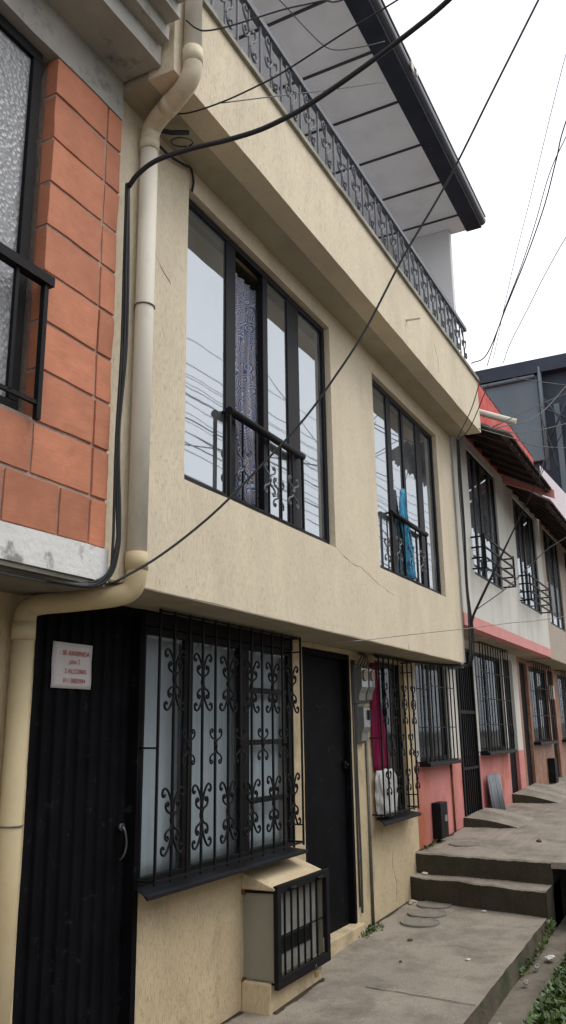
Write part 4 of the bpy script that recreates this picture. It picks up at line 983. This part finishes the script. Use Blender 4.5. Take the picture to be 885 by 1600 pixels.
blob('paper_scrap', (7.95, -.75, gz(8) + .006), .028, 'scrap', 'white scrap below the first riser', 'litter', .2)
blob('paper_scrap', (7.15, -1.45, -.09), .045, 'scrap', 'twisted pale wrapper lying in the concrete drain', 'litter', .3)
blob('brick_chip', (8.02, -.07, gz(8) + .015), .05, 'beige_wall', 'brownish stone chip in the corner below the steps', 'stone chip', .5)
blob('dry_leaf', (6.83, -.45, gz(6.83) + .008), .025, 'scrap_brown', 'dark dry leaf on the pavement in front of the screen door', 'leaf', .4)
blob('dry_leaf', (6.27, -.57, gz(6.27) + .008), .015, 'scrap_brown', 'tiny dark dry leaf farther from the wall', 'leaf', .4)
blob('dry_leaf', (9.33, -1.0, gz2(9.33) + .012), .035, 'scrap_brown', 'dark dry leaf on the upper pavement', 'leaf', .4)

# ================================================================== cables
WR = {
"w1": ([(2.965, -0.5, 4.311), (2.962, -0.561, 4.363), (2.981, -0.665, 4.421), (3.045, -0.835, 4.471), (3.106, -0.988, 4.502), (3.158, -1.145, 4.536), (3.186, -1.276, 4.573), (3.204, -1.411, 4.616), (3.212, -1.687, 4.714), (3.198, -1.958, 4.804), (3.172, -2.157, 4.87), (3.097, -2.448, 4.974), (2.9, -3.3, 5.2), (2.6, -5.5, 5.6), (2.2, -8, 6.0)], .013, 'cable', 'thick black cable sweeping from the brick corner across the cream parapet'),
"w2": ([(2.933, -0.52, 2.248), (3.159, -0.615, 2.406), (3.399, -0.744, 2.638), (3.602, -0.887, 2.902), (3.788, -1.059, 3.195), (3.907, -1.202, 3.461), (4.007, -1.362, 3.762), (4.094, -1.58, 4.206), (4.16, -1.852, 4.659), (4.174, -2.145, 5.161), (4.155, -2.444, 5.633), (4.126, -2.656, 5.951), (4.0, -3.6, 7.2)], .0062, 'cable', 'long thin cable crossing both upper windows diagonally up to the sky'),
"w3": ([(3.096, -0.6, 4.823), (3.164, -0.711, 4.82), (3.223, -0.895, 4.86), (3.262, -1.089, 4.911), (3.282, -1.244, 4.954), (3.293, -1.561, 5.047), (3.293, -1.876, 5.118), (3.28, -2.145, 5.166), (3.2, -3.2, 5.4), (3, -8, 6.2)], .0045, 'cable', 'thin cable rising from the pipe elbow over the railing'),
"w4": ([(3.297, -0.85, 4.93), (3.903, -0.932, 5.414), (4.392, -1.061, 5.784), (4.903, -1.254, 6.169)], .0035, 'cable_grey', 'very thin nearly level wire crossing the railing toward the eave'),
"w5": ([(2.727, -1.0, 4.906), (2.79, -1.014, 4.909), (2.841, -1.044, 4.925), (2.928, -1.13, 4.991), (3.101, -1.337, 5.146), (3.226, -1.489, 5.239), (3.388, -1.713, 5.369), (3.8, -3, 6)], .0042, 'cable', 'thin dark wire drooping around the white pipe at the top'),
"w6": ([(4.46, -0.6, 6.846), (4.566, -0.625, 6.844), (4.831, -0.683, 6.826), (5.066, -0.767, 6.813), (5.234, -0.946, 6.892), (5.365, -1.119, 6.981)], .0045, 'cable_grey', 'slack twisted cord hanging below the terrace ceiling'),
"wA": ([(8.829, -0.8, 5.629), (8.84, -0.987, 5.709), (8.694, -1.272, 6.151), (8.51, -1.575, 6.606), (8.301, -1.843, 7.031), (8.096, -2.031, 7.383), (7.856, -2.248, 7.755), (7, -3.2, 9)], .007, 'cable', 'thickest of the cables climbing into the sky from the parapet end'),
"wB": ([(9.191, -0.9, 5.72), (8.946, -1.184, 6.213), (8.728, -1.458, 6.597), (8.491, -1.698, 6.954), (8.205, -1.942, 7.331), (7.964, -2.217, 7.612), (7.2, -3.2, 8.6)], .0058, 'cable', 'thin grey wire against the sky just right of the thickest one'),
"wC": ([(10.149, -0.9, 6.139), (10.029, -1.042, 6.351), (9.831, -1.335, 6.676), (9.64, -1.589, 6.951), (9.366, -1.967, 7.296), (9, -2.6, 7.8)], .0055, 'cable', 'thin wire against the sky leaning farthest to the right'),
"w8": ([(9.586, -0.9, 5.98), (9.021, -1.324, 6.789), (8.509, -1.697, 7.37), (7.458, -2.358, 8.242), (6.8, -2.9, 8.8)], .0042, 'cable_grey', 'faintest steep wire against the sky above the dark building'),
"w7": ([(5.652, -0.03, 2.25), (5.815, -0.209, 2.253), (6.01, -0.443, 2.265), (6.253, -0.774, 2.311), (6.501, -1.163, 2.359), (6.676, -1.476, 2.4), (6.877, -1.884, 2.448), (7.6, -4, 2.75), (8.6, -8, 3.3)], .0028, 'cable_pale', 'pale thin string running from the soffit across to the right edge'),
"h1": ([(9.092, -0.5, 2.639), (9.091, -0.546, 2.775), (9.092, -0.587, 2.864), (9.095, -0.806, 3.248), (9.073, -1.071, 3.701), (9.026, -1.345, 4.137), (8.95, -1.9, 5.0), (8.8, -3.2, 7.0)], .014, 'cable', 'thick dark cable slanting in front of the pink house railings'),
"h2": ([(9.197, -0.56, 2.871), (9.389, -0.905, 3.14), (9.572, -1.289, 3.518), (9.687, -1.568, 3.708), (10, -2.6, 4.4)], .006, 'cable_grey', 'thinner cable branching right from the cable knot under the pink house window'),
}
C8 = [[(8.032, -1.15, 4.53), (9.278, -1.407, 5.151), (10.176, -1.675, 5.6)], [(8.087, -1.15, 4.534), (9.143, -1.418, 4.979), (10.132, -1.693, 5.716)],
 [(9.36, -1.15, 5.585), (9.699, -1.368, 5.62), (10.152, -1.685, 5.665)], [(10.904, -1.15, 5.783), (10.289, -1.627, 5.286)],
 [(7.473, -1.15, 4.335), (8.557, -1.242, 4.562), (9.363, -1.35, 4.702), (10.396, -1.578, 4.95)], [(7.589, -1.15, 4.405), (8.561, -1.246, 4.627), (9.294, -1.378, 4.86), (10.301, -1.622, 5.249)],
 [(10.889, -1.15, 5.75), (10.661, -1.303, 5.164), (10.451, -1.406, 4.701)], [(7.764, -1.15, 5.003), (8.305, -0.886, 4.869), (8.781, -0.581, 4.726)],
 [(8.02, -1.15, 4.997), (8.572, -0.808, 4.79), (8.794, -0.605, 4.71)], [(11.242, -1.15, 5.836), (10.838, -1.221, 5.144), (10.438, -1.151, 4.611)]]
for k, (pts, r, mt, lab) in WR.items():
    sp = smoothpath(pts, 6)
    tp_ = [1 if (k != 'h1' or q.z < 3.3) else max(.3, 1 - (q.z - 3.3) * 1.1) for q in sp]
    tag(MB().tube(sp, r, 8 if r > .006 else 6, taper=tp_).build('cable', mt, None, pts[0]), lab, 'cable')
for i, pts in enumerate(C8):
    if i in (0, 1, 2, 3, 4, 5): pts = pts + [tuple(Vector(pts[-1]) * 2 - Vector(pts[-2]))]
    tag(MB().tube(smoothpath(pts, 6), .0055, 5).build('cable', 'cable_grey' if i % 3 else 'cable', None, pts[0]),
        'one of the many tangled cables crossing over the tiled eaves', 'cable', 'tangled cables over the tiled eaves')
for i in range(20):
    y = -3.6 - .17 * i; z = 4.9 + .19 * i + random.uniform(-.3, .3); dz = random.uniform(-1.1, 1.1); dy = random.uniform(-.8, .8)
    sg_ = random.uniform(.012, .03)
    pts = [(-8 + 5 * k, y + dy * k / 7, z + dz * k / 7 + sg_ * (k - 3.5) ** 2) for k in range(8)]
    tag(MB().tube(smoothpath(pts, 5), random.uniform(.005, .010), 5).build('cable', 'cable_grey', None, pts[0]), 'street cable mirrored in the upper window panes', 'cable', 'street cables mirrored in the window panes')
for i, (xa, xb, zz) in enumerate(((5, 12, 6.2), (7, 10, 7.0), (9, 16, 6.6), (3, 8, 5.6), (12, 9, 6.4))):
    pts = [(xa, -3.2, zz - .6), ((xa + xb) / 2, -5.2, zz - .3), (xb, -7.9, zz)]
    tag(MB().tube(smoothpath(pts, 5), .010, 5).build('cable', 'cable', None, pts[0]), 'street cable mirrored in the upper window panes', 'cable', 'street cables mirrored in the window panes')
# cable runs fixed along walls
def run(base, n, r, spread, name, label, mats=('cable', 'cable', 'cable_grey', 'cable')):
    t = thing(name, base[0], label, 'cables')
    for i in range(n):
        off = Vector((random.uniform(-spread, spread), random.uniform(-spread, .0), 0))
        off = Vector((off.x, off.y, 0)); pts = [Vector(p) + off * (1 if j % 3 else .45) + Vector((1.3 * spread * noise.noise(Vector((j * 1.3, i * 3.1, .5))), -.4 * spread * abs(noise.noise(Vector((j * .9, i * 2.1, 7)))), random.uniform(-spread, spread) * .3)) for j, p in enumerate(base)]
        MB().tube(smoothpath(pts, 5), r * random.uniform(.6, 1.3), 6).build('strand', mats[i % len(mats)], t)
    return t
run([(2.965, -.49, 4.33), (2.955, -.50, 3.9), (2.96, -.50, 3.4), (2.95, -.50, 2.95), (2.955, -.50, 2.6), (2.95, -.51, 2.42), (2.92, -.50, 2.29), (2.80, -.47, 2.225), (2.5, -.44, 2.215), (2.0, -.45, 2.21), (0, -.45, 2.2)], 7, .0075, .014, 'cable_run', 'bundle of black cables down the brick edge and along the slab', ('cable', 'cable', 'cable', 'cable_grey'))
run([(9.095, -.50, 4.84), (9.10, -.48, 4.4), (9.10, -.48, 3.7), (9.11, -.48, 3.1), (9.10, -.48, 2.6), (9.09, -.46, 2.32), (9.02, -.40, 2.26), (8.3, -.10, 2.26), (7.3, -.04, 2.262)], 10, .0065, .040, 'cable_run', 'bundle of dark cables hanging down the joint with the pink house')
lp = MB(); ctr = Vector((3.31, -.62, 4.80))
lp.tube([(3.16, -.50, 4.80), (3.24, -.56, 4.81), (3.32, -.62, 4.845)], .014, 8)
lp.tube(smoothpath([(ctr.x - .05 + .075 * math.cos(a), ctr.y + .05 * math.sin(a) , ctr.z - .03 + .03 * math.cos(a) - .03) for a in lin(.3, 6.4, 16)], 2), .0045, 6)
tag(lp.build('cable_loop', 'cable', None, (3.2, -.5, 4.8)), 'coiled dark wire loop tied beside the upper pipe elbow', 'cable')
dp = MB().tube(smoothpath([(3.17, -.455, 4.80), (3.35, -.455, 4.79), (3.52, -.455, 4.83), (3.60, -.45, 4.86), (3.64, -.445, 4.80), (3.635, -.44, 4.73)], 6), .008, 6)
tag(dp.build('cable', 'cable', None, (3.17, -.455, 4.8)), 'short dark cable along the wall into the larger upper window', 'cable')
